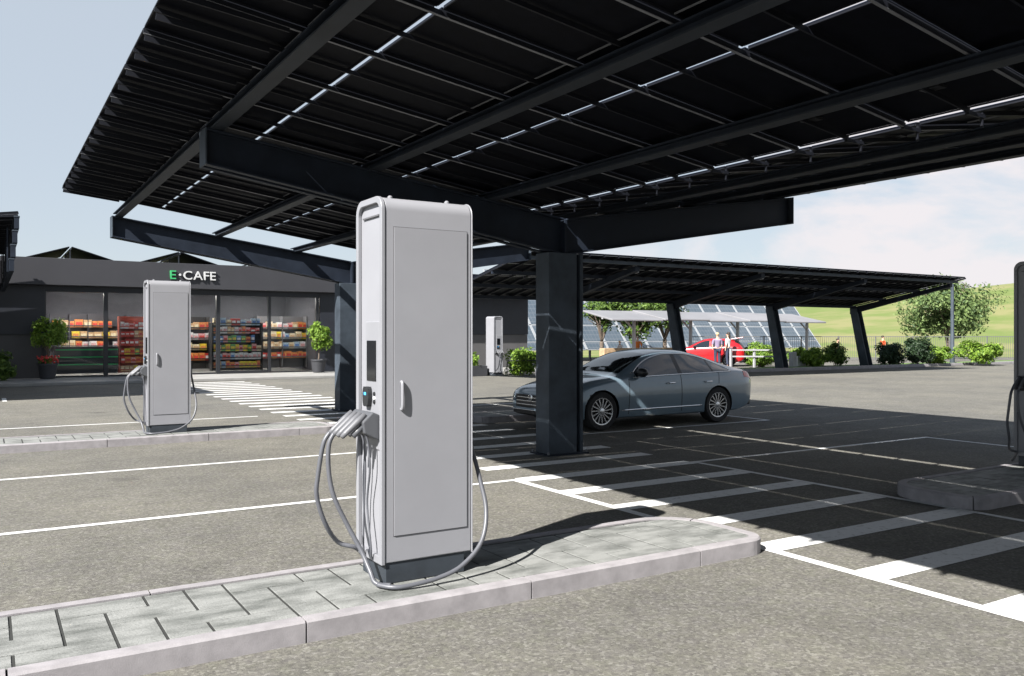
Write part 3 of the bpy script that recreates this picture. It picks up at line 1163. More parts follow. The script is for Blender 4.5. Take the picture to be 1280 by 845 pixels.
bush((34.1, 30.6, .0), (1.2, .7, .62), 1700, .10, 'leaf_bright', 'bright shrub behind the white rail, left of the middle leaning column', seed=28)
bush((35.5, 32.3, .0), (1.0, .7, .66), 1500, .10, 'leaf_bright', 'bright shrub just right of the red car', seed=29)


def tree(loc, h, crown, n, size, mt, label, seed, trunk=.13, lean=(.0, .0), group=None, clumps=16):
    root = empty('tree', loc, label, 'tree', group)
    rnd = random.Random(seed)
    t = MB()
    fork = Vector((lean[0] * .5, lean[1] * .5, h * .28))
    t.tube(spline([(0, 0, 0), (lean[0] * .3, lean[1] * .3, h * .14), fork], 4), [trunk * 1.25, trunk * 1.1] + [trunk] * 7, 'bark', 9)
    for k in range(9):
        a = 2 * PI * k / 9 + rnd.uniform(-.3, .3); q = rnd.uniform(.35, .8)
        e = Vector((lean[0] + crown[0] * q * math.cos(a), lean[1] + crown[1] * q * math.sin(a), h * rnd.uniform(.55, .88)))
        mid = fork.lerp(e, .5) + Vector((rnd.uniform(-.2, .2), rnd.uniform(-.2, .2), h * .03))
        pts = spline([fork, mid, e], 4)
        t.tube(pts, [trunk * .62 * (1 - i / len(pts) * .8) for i in range(len(pts))], 'bark', 6)
        for q2 in range(2):
            e2 = mid + Vector((rnd.uniform(-.8, .8), rnd.uniform(-.8, .8), rnd.uniform(.2, .9)))
            t.tube([mid, e2], [trunk * .3, trunk * .1], 'bark', 5)
    t.build('trunk', root, off=(0, 0, 0), smooth=True)
    m = MB()
    leaves(m, mt, (lean[0], lean[1], h - crown[2]), crown, n, size, seed, clumps)
    m.build('crown', root, off=(0, 0, 0), recalc=False)
    return root


tree((57.6, 34.5, .0), 5.9, (3.25, 3.25, 2.25), 8500, .13, 'leaf_olive', 'small olive green tree with forked trunk standing before the grass hill', 31, .12, (-.5, .3), clumps=24)
tree((34.6, 41.3, 0), 5.1, (2.3, 1.8, 1.8), 4200, .12, 'leaf_mid', 'leafy green tree beside the solar field, behind the white pavilion', 32, group='trees by the solar field', clumps=18)
tree((32.5, 41.9, 0), 4.5, (1.2, 1.1, 1.3), 1800, .11, 'leaf_mid', 'narrower green tree next to the pale charging station, left of the leafy tree', 33, group='trees by the solar field')
tree((36.6, 40.7, 0), 5.0, (1.8, 1.5, 1.7), 2600, .11, 'leaf_mid', 'green tree right of the leafy tree, partly behind a leaning column', 34, group='trees by the solar field', clumps=14)


def planter(loc, w, d, h, mt, n, size, label, seed, pot='pot'):
    root = empty('planter_box', loc, label, 'planter', 'planter boxes')
    p = MB()
    p.box(-w / 2, w / 2, -d / 2, d / 2, 0, h, pot)
    p.build('box', root, off=(0, 0, 0), bevel=.01)
    m = MB()
    for k in range(max(1, int(w / .6))):
        x = -w / 2 + (k + .5) * w / max(1, int(w / .6))
        leaves(m, mt, (x, 0, h + .22), (.36, .36, .38), n, size, seed + k, 8)
    m.build('foliage', root, off=(0, 0, 0), recalc=False)
    return root


planter((16.75, 29.95, .0), .95, .5, .42, 'leaf_bright', 350, .07, 'dark planter box with small bright plants left of the far charging station', 41)
bush((18.75, 29.5, .0), (.95, .7, .66), 1500, .085, 'leaf_bright', 'bright yellow green shrub right of the far charging station, beside the near column', seed=45, group='shrubs by the shop')
planter((35.0, 29.0, .0), .62, .5, .6, 'leaf_bright', 320, .07, 'white planter box right of the middle leaning column', 43, 'pot_white')
br = MB()
br.tube([(17.95, 29.35, .62), (21.5, 27.6, .62)], .02, 'black_plastic', 8)
for q in (0, .5, 1):
    x, y = 17.95 + 3.55 * q, 29.35 - 1.75 * q
    br.tube([(x, y, 0), (x, y, .62)], .018, 'black_plastic', 8)
tag(br.build('handrail'), 'thin dark handrail passing in front of the yellow green shrub', 'handrail')

# white rail between the bushes
wr = empty('white_rail', (32.7, 29.1, 0), 'white two bar rail in front of the bright shrubs, left of the middle leaning column', 'railing')
for z in (.60, .92):
    w_ = MB(); w_.beam((31.4, 30.0, z), (33.3, 28.7, z), .05, .07, 'white_metal'); w_.build('bar', wr, off=(32.7, 29.1, 0))
for q in (0, .5, 1):
    w_ = MB(); x, y = 31.4 + 1.9 * q, 30.0 - 1.3 * q
    w_.box(x - .05, x + .05, y + .05, y + .15, 0, .98, 'white_metal'); w_.build('post', wr, off=(32.7, 29.1, 0), bevel=.006)
wb = MB(); wb.box(33.85, 34.15, 28.35, 28.6, 0, .82, 'white_metal')
tag(wb.build('bollard', bevel=.02), 'square white bollard just right of the middle leaning column', 'bollard')


# ------------------------------------------------------------------ fence and lamp post
def fence():
    a = Vector((39.0, 41.0, 0)); b = Vector((66.0, 24.5, 0))
    root = empty('railing_fence', (39, 41, 0), 'thin grey railing fence along the foot of the grass hill', 'fence')
    L = (b - a).length; n = int(L / 2.4)
    for z in (1.56, .18):
        m = MB(); m.beam(a + Vector((0, 0, z)), b + Vector((0, 0, z)), .05, .045, 'fence_metal'); m.build('rail', root)
    m = MB()
    d = (b - a) / L
    for k in range(int(L / .14)):
        p = a + d * (k * .14)
        m.beam(p + Vector((0, 0, .2)), p + Vector((0, 0, 1.54)), .016, .016, 'fence_metal', up=(d.x, d.y, 0))
    m.build('balusters', root)
    for k in range(n + 1):
        p = a + d * (L * k / n)
        m = MB(); m.box(p.x - .03, p.x + .03, p.y - .03, p.y + .03, 0, 1.60, 'fence_metal'); m.build('post', root)


fence()
lp = empty('lamp_post', (46.4, 27.7, 0), 'slim grey lamp post rising between the shrubs in front of the small tree', 'lamp post')
m = MB(); m.lathe([(.13, 0), (.13, .9), (.10, .95), (.085, 4.55), (.0, 4.56)], 'steel_column', 12); m.build('pole', lp, off=(0, 0, 0), auto=40)
m = MB(); m.beam((0, 0, 4.60), (-.7, .35, 4.66), .16, .07, 'steel_column'); m.build('lamp_head', lp, off=(0, 0, 0), bevel=.02)

# ------------------------------------------------------------------ pavilion and solar field
pv = empty('white_pavilion', (30, 35, 0), 'long open pavilion with sloping white roof before the solar field', 'pavilion')
m = MB()
def slab(x0, x1, yf, yb, zf, zb, t, mt):
    m.add([(x0, yf, zf), (x1, yf, zf), (x1, yb, zb), (x0, yb, zb), (x0, yf, zf - t), (x1, yf, zf - t), (x1, yb, zb - t), (x0, yb, zb - t)],
          [(0, 1, 2, 3), (7, 6, 5, 4), (0, 4, 5, 1), (1, 5, 6, 2), (2, 6, 7, 3), (3, 7, 4, 0)], mt)
xs = [28.0, 31.6, 35.0, 38.2, 41.4, 45.2]
for i in range(5):
    dz = (.0, .05, .0, .04, .0)[i]
    slab(xs[i], xs[i + 1] - .03, 35.2 - .1 * (i % 2), 37.9, 2.50 + dz, 3.05 + dz, .10, 'roof_white')
m.build('roof', pv, bevel=.03)
for x in (30.2, 34.4, 38.2, 41.6, 44.4):
    m = MB(); m.box(x - .07, x + .07, 36.0, 36.14, 0, 2.58, 'white_metal'); m.beam((x, 36.07, 1.95), (x - .7, 36.07, 2.52), .07, .07, 'white_metal'); m.build('post', pv)
m = MB(); m.beam((28, 36.07, 2.56), (45.2, 36.07, 2.56), .12, .08, 'white_metal'); m.build('beam', pv)
hd = MB(); hd.box(29.3, 37.8, 37.55, 38.0, 0, .92, 'timber')
tag(hd.build('timber_counter', bevel=.02), 'long low timber counter under the white pavilion roof', 'counter')


def solar_field():
    root = empty('solar_array', (42, 44, 0), 'huge tilted solar field with pale frames at the far back', 'solar panels')
    U = Vector((0, 3.05, 3.76)).normalized()
    P0 = Vector((27.5, 43.8, .72))
    n = 16; w = 28.1 / n
    tiers = [(0.0, .62, 'a'), (.66, 2.0, 'b'), (2.06, 4.35, 'c'), (4.41, 6.7, 'd')]
    nr = Vector((0, -U.z, U.y))
    for (s0, s1, q) in tiers:
        m = MB()
        a = P0 + U * s0; b = P0 + U * s1
        a = Vector((0, a.y, a.z)); b = Vector((0, b.y, b.z))
        m.beam(a, b, w - .03, .05, 'solar_cell', up=nr)
        for yy in (-w / 2 + .05, w / 2 - .05):
            m.beam(a + Vector((yy, 0, 0)), b + Vector((yy, 0, 0)), .085, .075, 'alu', up=nr)
        for p in (a, b):
            d = Vector((w / 2 - .1, 0, 0)); m.beam(p - d, p + d, .05, .075, 'alu', up=U)
        me = m.mesh('solar_panel', (0, 44, 0))
        for i in range(n):
            place('solar_panel', me, root, (P0.x + (i + .5) * w - 42, 0, 0))
    for i in range(0, n + 1, 2):
        x = P0.x + i * w
        m = MB()
        b = P0 + U * 6.4; c = P0 + U * 3
        m.beam((x, b.y + .12, 0), (x, b.y + .12, b.z - .1), .12, .12, 'rail_steel', up=(0, 1, 0))
        m.beam((x, c.y + .12, 0), (x, c.y + .12, c.z - .1), .12, .12, 'rail_steel', up=(0, 1, 0))
        m.beam((x, P0.y + .1, P0.z - .08), (x, b.y + .1, b.z - .1), .08, .1, 'rail_steel', up=nr)
        m.build('support_frame', root)


def cell_mat():
    m = mat('solar_cell', (0.06, 0.08, 0.10), 0.30, spec=0.6)
    nt = m.node_tree
    b = nt.nodes['Principled BSDF']
    tc = nt.nodes.new('ShaderNodeTexCoord')
    br = nt.nodes.new('ShaderNodeTexBrick')
    br.offset = 0
    br.inputs['Color1'].default_value = (0.055, 0.075, 0.095, 1)
    br.inputs['Color2'].default_value = (0.068, 0.088, 0.108, 1)
    br.inputs['Mortar'].default_value = (0.13, 0.145, 0.165, 1)
    br.inputs['Scale'].default_value = 1.0
    br.inputs['Mortar Size'].default_value = 0.012
    br.inputs['Brick Width'].default_value = 0.28
    br.inputs['Row Height'].default_value = 0.28
    sx = nt.nodes.new('ShaderNodeSeparateXYZ'); cx = nt.nodes.new('ShaderNodeCombineXYZ')
    nt.links.new(tc.outputs['Object'], sx.inputs[0])
    nt.links.new(sx.outputs[0], cx.inputs[0]); nt.links.new(sx.outputs[2], cx.inputs[1])
    nt.links.new(cx.outputs[0], br.inputs['Vector'])
    nt.links.new(br.outputs[0], b.inputs['Base Color'])


cell_mat()
solar_field()

# ------------------------------------------------------------------ the shop
YF = 35.0
pav = MB()
pav.box(-14, 23.6, 31.5, 41.0, 0, .10, 'concrete')
structure(pav.build('pavement', bevel=.012))

shop = empty('shop_building', (5, YF, 0), 'long low dark shop building with glazed front and flat fascia', 'building')
WX = [1.80, 3.80, 5.84, 7.88, 9.95, 11.98]
m = MB()
m.box(-13, 22.7, 34.62, 35.3, 3.46, 4.43, 'fascia')
m.build('fascia', shop, bevel=.01)
m = MB()
m.box(-13, 22.6, 35.31, 41, 3.50, 4.25, 'fascia')
m.build('roof', shop)
m = MB()
m.box(-13, WX[0], 35.06, 35.26, .10, 1.68, 'wall_grey')
m.build('lower_wall', shop)
m = MB()
m.box(13.0, 22.6, 35.06, 35.26, .10, 1.68, 'wall_grey')
m.build('lower_wall', shop)
m = MB()
m.box(-13, WX[0], 35.0, 35.26, 1.685, 3.455, 'cladding_dark')
m.box(WX[5] + .1, 22.6, 35.0, 35.26, 1.685, 3.455, 'cladding_dark')
m.box(WX[5] + .1, 12.99, 35.0, 35.26, .10, 1.68, 'cladding_dark')
m.box(WX[0] + .002, WX[5] + .098, 35.02, 35.26, 3.24, 3.455, 'cladding_dark')
m.build('cladding', shop)
m = MB()
m.box(-13, 22.6, 41.0, 41.2, .1, 4.2, 'inner_wall')
m.box(22.4, 22.6, 35.27, 40.99, .1, 3.49, 'wall_grey')
m.box(12.4, 12.5, 35.27, 40.99, .1, 3.49, 'inner_wall')
m.box(-13, -12.8, 35.27, 40.99, .1, 3.49, 'wall_grey')
m.box(WX[0] - .25, WX[0] - .15, 35.27, 40.99, .1, 3.49, 'inner_wall')
m.build('inner_wall', shop)
for i in range(5):
    a, b = WX[i], WX[i + 1]
    fr = MB()
    fr.box(a + .055, b - .055, 35.10, 35.16, .10, .16, 'mullion')
    if i == 3:
        fr.box(a + .055, b - .055, 35.06, 35.0995, .10, .22, 'mullion')
    w = fr.build('window', shop)
    g = MB(); g.box(a + .056, b - .056, 35.12, 35.132, .162, 3.238, 'shop_glass'); g.build('pane', w, off=(5, YF, 0))
for i, x in enumerate(WX):
    m = MB(); m.box(x - .055, x + .055 + (.04 if i in (1, 3) else 0), 35.03, 35.2, .10, 3.239, 'mullion'); m.build('mullion', shop)
for x in (3.3, 6.9, 10.5):  # glowing boxes added under the ceiling to brighten the shop interior
    for y in (36.6, 39.0):
        m = MB(); m.box(x - .6, x + .6, y - .15, y + .15, 3.44, 3.498, 'fill_glow'); m.build('fill_light', shop)
# dark solar eave over the right half of the front
ev = MB()
ev.add([(14.5, 34.0, 3.62), (22.9, 34.0, 3.62), (22.9, 34.6, 4.5), (14.5, 34.6, 4.5), (14.5, 34.05, 3.56), (22.9, 34.05, 3.56), (22.9, 34.6, 4.42), (14.5, 34.6, 4.42)],
       [(0, 1, 2, 3), (7, 6, 5, 4), (0, 4, 5, 1), (1, 5, 6, 2), (2, 6, 7, 3), (3, 7, 4, 0)], 'panel_back')
ev.build('solar_eave', shop)
# gabled solar tents on the roof
for k, xc in enumerate((-1.15, 2.69, 6.55, 10.4, 14.3, 18.2)):
    t = empty('roof_solar_tent', (xc, 35.6, 4.26), ['black gabled solar tent on the shop roof, hidden past the left edge of the fascia', 'black gabled solar tent on the shop roof, leftmost peak above the fascia',
              'black gabled solar tent on the shop roof, above the sign', 'black gabled solar tent on the shop roof, behind the canopy arm right of the sign',
              'black gabled solar tent on the shop roof, behind the tall near charging station', 'black gabled solar tent on the shop roof, above the right wing'][k], 'roof solar panels', 'solar tents on the shop roof')
    for s in (-1, 1):
        q = MB()
        h = .70
        q.add([(s * .045, 0, h), (s * 1.86, 0, .12), (s * 1.86, 4.6, .12), (s * .045, 4.6, h), (s * .045, 0, h - .05), (s * 1.86, 0, .07), (s * 1.86, 4.6, .07), (s * .045, 4.6, h - .05)],
              [(0, 1, 2, 3), (7, 6, 5, 4), (0, 4, 5, 1), (1, 5, 6, 2), (2, 6, 7, 3), (3, 7, 4, 0)], 'panel_back')
        q.beam((s * .045, -.02, h - .02), (s * 1.87, -.02, .10), .03, .05, 'panel_frame', up=(0, 1, 0))
        q.build('solar_panel', t, off=(0, 0, 0))
    q = MB()
    q.beam((0, .0, h - .09), (0, 4.6, h - .09), .035, .05, 'white_metal')
    for y in (.3, 2.3, 4.3):
        for x in (-1.5, 0, 1.5):
            zt_ = h - .115 if x == 0 else .12
            q.beam((x, y, -.02), (x, y, zt_), .05, .05, 'rail_steel', up=(0, 1, 0))
    q.build('support_frame', t, off=(0, 0, 0))


# sign
def letter(ch, x, z, h, mt, parent, sx=1.25):
    c = bpy.data.curves.new('letter', 'FONT')
    c.body = ch
    c.size = h / .70
    c.extrude = .03
    c.offset = .004
    c.resolution_u = 4
    o = bpy.data.objects.new('letter_curve', c)
    COL.objects.link(o)
    bpy.context.view_layer.update()
    me = bpy.data.meshes.new_from_object(o.evaluated_get(bpy.context.evaluated_depsgraph_get()))
    COL.objects.unlink(o)
    bpy.data.objects.remove(o)
    xs_ = [v.co.x for v in me.vertices]
    wd = max(xs_) - min(xs_)
    me.transform(Matrix.Translation((-min(xs_), 0, 0)))
    me.transform(Matrix.Diagonal((sx, 1, 1, 1)))
    me.transform(Matrix.Rotation(R(90), 4, 'X'))
    me.materials.clear(); me.materials.append(MATS[mt])
    q = bpy.data.objects.new('letter', me)
    COL.objects.link(q)
    q.parent = parent
    q.location = (x, 0, z)
    return wd * sx


sg = empty('shop_sign', (6.0, 34.57, 3.80), 'raised E-CAFE lettering with a green E on the fascia', 'sign')
x = 0.0
lw = letter('E', x, 0.01, .33, 'sign_green', sg, 1.12); x += lw + .10
dot = MB(); dot.prism([(x + .045 + .045 * math.cos(2 * PI * k / 14), .18 + .045 * math.sin(2 * PI * k / 14)) for k in range(14)], 'y', -.03, .03, 'sign_white')
dot.build('dot', sg, off=(0, 0, 0)); x += .17
for chh in 'CAFE':
    lw = letter(chh, x, 0.01, .33, 'sign_white', sg, 1.07); x += lw + .045

# shelves and goods
PCOL = {'orange': (.72, .26, .07), 'red': (.62, .05, .04), 'cream': (.78, .66, .45), 'white': (.75, .74, .74), 'yellow': (.78, .60, .04), 'blue': (.10, .22, .50),
        'pale blue': (.42, .55, .68), 'green': (.12, .36, .10), 'pink': (.72, .36, .36), 'tan': (.60, .38, .20)}
PM = {}
for nme, c in PCOL.items():
    mat('goods_' + nme.replace(' ', '_'), c, .45, var=.25, vscale=9)
for nme, c in PCOL.items():
    b = MB()
    b.box(-.5, .5, -.5, .5, 0, 1, 'goods_' + nme.replace(' ', '_'))
    b.box(-.38, .38, -.515, -.501, .30, .68, {'orange': 'goods_red', 'red': 'goods_white', 'yellow': 'goods_orange', 'blue': 'goods_white', 'green': 'goods_yellow', 'cream': 'goods_tan', 'white': 'goods_pink', 'pink': 'goods_red', 'tan': 'goods_cream', 'pale blue': 'goods_blue'}[nme])
    PM[nme] = b.mesh('package')
rndp = random.Random(99)


def stock(x0, x1, y, z, h, cols, rack, row, depth=.25, wid=(.12, .2), fill=.95):
    x = x0
    while x < x1 - .08:
        w = rndp.uniform(*wid)
        if rndp.random() < fill:
            c = rndp.choice(cols)
            o = bpy.data.objects.new('package', PM[c])
            COL.objects.link(o)
            o.location = (x + w / 2, y, z)
            o.scale = (w * .92, depth, h * rndp.uniform(.72, 1.0))
            tag(o, f'{c} packages on the {row} of the {rack}', 'package', f'{c} goods, {row}, {rack}')
        x += w


def rack(x0, x1, y0, y1, zs, ztop, mt, label, name='shelf_rack', back=True, dividers=()):
    root = empty(name, ((x0 + x1) / 2, (y0 + y1) / 2, .1), label, 'shelf')
    f = MB()
    f.box(x0 - .035, x0, y0, y1, .1, ztop, mt); f.box(x1, x1 + .035, y0, y1, .1, ztop, mt)
    if back: f.box(x0 + .001, x1 - .001, y1 - .03, y1 - .001, .1, ztop, mt)
    for d in dividers: f.box(d - .015, d + .015, y0 + .001, y1 - .031, .1, ztop - .01, mt)
    f.build('frame', root)
    for z in zs:
        s = MB(); s.box(x0 + .001, x1 - .001, y0 + .002, y1 - .031, z - .035, z, mt); s.build('shelf', root)
    return root


ROWS = ['lowest shelf', 'second shelf', 'third shelf', 'fourth shelf', 'top shelf', 'crowning row']
# dark rack behind the middle panes
rk = 'dark rack behind the open middle pane'
zs = [.32, .66, 1.0, 1.36, 1.72, 2.06]
rack(7.80, 9.78, 35.55, 36.0, zs, 2.06, 'shelf_black', 'dark rack of colourful packages right behind the middle window pane')
rowc = [['yellow', 'orange', 'pink', 'tan', 'pale blue'], ['pale blue', 'white', 'blue', 'pink'], ['tan', 'yellow', 'pink', 'green', 'cream'], ['orange', 'green', 'blue', 'tan', 'pink', 'white'], ['tan', 'orange', 'red', 'pink', 'white']]
for k, z in enumerate(zs[:5]):
    stock(7.84, 9.76, 35.74, z + .002, .30, rowc[k], 'dark middle rack', ROWS[k], wid=(.13, .21), fill=.96)
stock(7.84, 9.76, 35.74, 2.062, .30, ['white', 'pale blue', 'red', 'orange', 'cream'], 'dark middle rack', ROWS[5], wid=(.16, .26), fill=1)
# rack wall at right
rack(10.15, 12.34, 37.6, 38.1, [.62, 1.05, 1.48, 1.92], 2.4, 'shelf_grey', 'grey wall rack of snacks at the right end of the shop', dividers=(11.25,))
for k, (z, cc) in enumerate(zip([.62, 1.05, 1.48, 1.92], [['orange', 'orange', 'red'], ['cream', 'tan', 'pale blue', 'white', 'orange'], ['white', 'yellow', 'pale blue', 'cream'], ['orange', 'cream', 'tan', 'pink', 'white']])):
    stock(10.18, 12.3, 37.8, z + .002, .34, cc, 'grey right rack', ROWS[k], wid=(.17, .3), fill=1)
# red bay seen left of the charging station
rack(4.38, 5.78, 35.7, 36.1, [.25, .58, .90, 1.24, 1.58, 1.90], 2.28, 'shelf_red', 'red shelf bay full of red and orange packages, left of the second charging station')
for k, z in enumerate([.25, .58, .90, 1.24, 1.58, 1.90]):
    stock(4.41, 5.76, 35.84, z + .002, .27, [['yellow', 'orange', 'tan'], ['red', 'orange', 'pink'], ['orange', 'yellow', 'green', 'red'], ['red', 'red', 'orange'], ['tan', 'orange', 'red'], ['white', 'red', 'pink', 'white']][k], 'red shelf bay', ROWS[k], wid=(.13, .21), fill=1)
# goods on the back wall at left
rack(2.3, 5.2, 40.2, 40.6, [1.12, 1.52, 1.98], 2.45, 'inner_wall', 'pale wall shelves at the back of the shop above the green striped counter', dividers=(3.0, 3.7, 4.4))
for k, (z, cc) in enumerate(zip([1.12, 1.52, 1.98], [['cream', 'orange', 'white'], ['yellow', 'white', 'yellow', 'tan'], ['orange', 'tan', 'orange']])):
    stock(2.35, 5.15, 40.38, z + .002, .34, cc, 'pale back shelves', ROWS[k], wid=(.22, .34), fill=.88)
rack(7.35, 8.25, 38.4, 38.9, [.55, 1.0, 1.45, 1.9], 2.35, 'shelf_black', 'narrow dark rack deeper in the shop, right of the second charging station')
for k, (z, cc) in enumerate(zip([.55, 1.0, 1.45, 1.9], [['red', 'orange'], ['cream', 'yellow'], ['pink', 'white'], ['orange', 'tan']])):
    stock(7.38, 8.22, 38.6, z + .002, .34, cc, 'narrow deep rack', ROWS[k], wid=(.2, .32), fill=1)
ct = empty('counter', (3.1, 36.1, .1), 'dark counter with green stripes behind the left window', 'counter')
c_ = MB(); c_.box(2.2, 4.32, 35.75, 36.4, .30, 1.12, 'counter'); c_.box(2.2, 4.32, 35.9, 36.3, .1, .299, 'inner_wall'); c_.build('body', ct)
for z in (.98, .70, .42):
    c_ = MB(); c_.box(2.2, 4.32, 35.735, 35.749, z, z + .05, 'green_strip'); c_.build('stripe', ct)


# ------------------------------------------------------------------ cars
class CarBody:
    """surface(x, t): t 0 (bottom centre) .. 1 (top centre), right half (y>=0)"""
    def __init__(self, P, s=1.0):
        self.P = P; self.s = s

    def ring(self, x):
        P = self.P
        L = lambda k: lerp_table(P[k], x)
        zb, zs, zt, w, ws, wr, zr = L('zb'), L('zs'), L('zt'), L('w'), L('ws'), L('wr'), L('zr')
        zm = zb + (zs - zb) * .48
        pts = [(0, zb), (w * .55, zb), (w * .90, zb + .01), (w * .975, zb + .07), (w, zm), (w * .992, zm + (zs - zm) * .55), (ws, zs),
               (ws + (wr - ws) * .50, zs + (zr - zs) * .52), (wr, zr), (wr * .80, zr + (zt - zr) * .62), (wr * .42, zt - (zt - zr) * .08), (0, zt)]
        return pts

    def pt(self, x, t):
        pts = self.ring(x)
        n = len(pts) - 1
        u = min(max(t, 0), 1) * n
        i = min(int(u), n - 1); q = u - i
        p0 = pts[max(i - 1, 0)]; p1 = pts[i]; p2 = pts[i + 1]; p3 = pts[min(i + 2, n)]
        if i == 0: p0 = (-pts[1][0], pts[1][1])
        if i + 2 > n: p3 = (-pts[n - 1][0], pts[n - 1][1])
        # sharpen a bit: blend straight and Catmull
        def cr(a, b, c, d): return .5 * (2 * b + (c - a) * q + (2 * a - 5 * b + 4 * c - d) * q * q + (3 * b - a - 3 * c + d) * q ** 3)
        y = cr(p0[0], p1[0], p2[0], p3[0]); z = cr(p0[1], p1[1], p2[1], p3[1])
        yl = p1[0] + (p2[0] - p1[0]) * q; zl = p1[1] + (p2[1] - p1[1]) * q
        k = .75
        return Vector((x * self.s, (y * k + yl * (1 - k)) * self.s, (z * k + zl * (1 - k)) * self.s))

    def nrm(self, x, t):
        e = .01
        a = self.pt(x + e, t) - self.pt(x - e, t); b = self.pt(x, min(1, t + e)) - self.pt(x, max(0, t - e))
        n = b.cross(a)
        if n.length < 1e-9: return Vector((0, 0, 1))
        n.normalize()
        c = self.pt(x, t) - Vector((x * self.s, 0, .6 * self.s))
        return n if n.dot(c) > 0 else -n

    def t_for_z(self, x, z, lo=.5, hi=1.0):
        for _ in range(30):
            m_ = (lo + hi) / 2
            if self.pt(x, m_).z < z * self.s: lo = m_
            else: hi = m_
        return (lo + hi) / 2

    def patch(self, mb, xs, tlo, thi, nt, mt, off=.004, sides=(-1, 1), thick=True):
        """sheet lying off metres above the skin between t limits (functions of x), with a turned-in rim"""
        for s in sides:
            vs = []; n = nt + 1
            for x in xs:
                a, b = tlo(x), thi(x)
                for k in range(n):
                    t = a + (b - a) * k / nt
                    p = self.pt(x, t) + self.nrm(x, t) * off
                    vs.append((p.x, p.y * s, p.z))
            top = len(vs)
            for x in xs:
                a, b = tlo(x), thi(x)
                for k in range(n):
                    t = a + (b - a) * k / nt
                    p = self.pt(x, t) - self.nrm(x, t) * .004
                    vs.append((p.x, p.y * s, p.z))
            fs = []
            m_ = len(xs)
            for i in range(m_ - 1):
                for k in range(nt):
                    fs.append((i * n + k, i * n + k + 1, (i + 1) * n + k + 1, (i + 1) * n + k))
            rim = [(i, 0) for i in range(m_)] + [(m_ - 1, k) for k in range(1, n)] + [(i, nt) for i in range(m_ - 2, -1, -1)] + [(0, k) for k in range(nt - 1, 0, -1)]
            for q in range(len(rim)):
                a = rim[q]; b = rim[(q + 1) % len(rim)]
                ia = a[0] * n + a[1]; ib = b[0] * n + b[1]
                fs.append((ia, ib, ib + top, ia + top))
            mb.add(vs, fs, mt)

    def body_mesh(self, name, length, paint, wheels, wr, parent, nt=46):
        s = self.s
        xs = []
        x = 0
        N_ = 84
        for i in range(N_ + 1):
            u = i / N_
            xs.append(length * (u - math.sin(2 * PI * u) / (2 * PI) * .55))
        vs = []; ring_n = 2 * nt
        for x in xs:
            for k in range(nt + 1):
                p = self.pt(x, k / nt); vs.append((p.x, p.y, p.z))
            for k in range(nt - 1, 0, -1):
                p = self.pt(x, k / nt); vs.append((p.x, -p.y, p.z))
        fs = []
        for i in range(len(xs) - 1):
            for k in range(ring_n):
                a = i * ring_n + k; b = i * ring_n + (k + 1) % ring_n
                fs.append((a, b, b + ring_n, a + ring_n))
        # fans close nose and tail
        for i, sg_ in ((0, -1), (len(xs) - 1, 1)):
            c = sum((Vector(vs[i * ring_n + k]) for k in range(ring_n)), Vector()) / ring_n
            vs.append((c.x + sg_ * .012, c.y, c.z)); ci = len(vs) - 1
            for k in range(ring_n):
                a = i * ring_n + k; b = i * ring_n + (k + 1) % ring_n
                fs.append((a, b, ci) if sg_ < 0 else (b, a, ci))
        m_ = MB(); m_.add(vs, fs, paint); m_._mi('car_trim')
        o = m_.build(name, parent, off=(0, 0, 0), smooth=True)
        # wheel arches
        cut = MB()
        for wx in wheels:
            for sd in (-1, 1):
                y0_, y1_ = (.62 * s, 1.2 * s)
                cut.lathe([(wr * 1.09, sd * y0_), (wr * 1.09, sd * y1_)], 'car_trim', 48, (wx * s, 0, wr * 1.0), 'y')
        co = cut.build('cutter', parent, off=(0, 0, 0))
        md = o.modifiers.new('arch', 'BOOLEAN'); md.object = co; md.operation = 'DIFFERENCE'; md.solver = 'EXACT'
        bpy.context.view_layer.update()
        me = bpy.data.meshes.new_from_object(o.evaluated_get(bpy.context.evaluated_depsgraph_get()))
        o.modifiers.clear()
        o.data = me
        bpy.data.objects.remove(co)
        me.materials.clear(); me.materials.append(MATS[paint]); me.materials.append(MATS['car_trim'])
        for p in me.polygons:
            c = p.center
            p.use_smooth = True
            p.material_index = 0
            for wx in wheels:
                if math.hypot(c.x - wx * s, c.z - wr) < wr * 1.09 + .004 and abs(c.y) > .5 * s:
                    p.material_index = 1
            if p.normal.z < -.85 and c.z < .35: p.material_index = 1
        sharp_edges(me, 32)
        return o


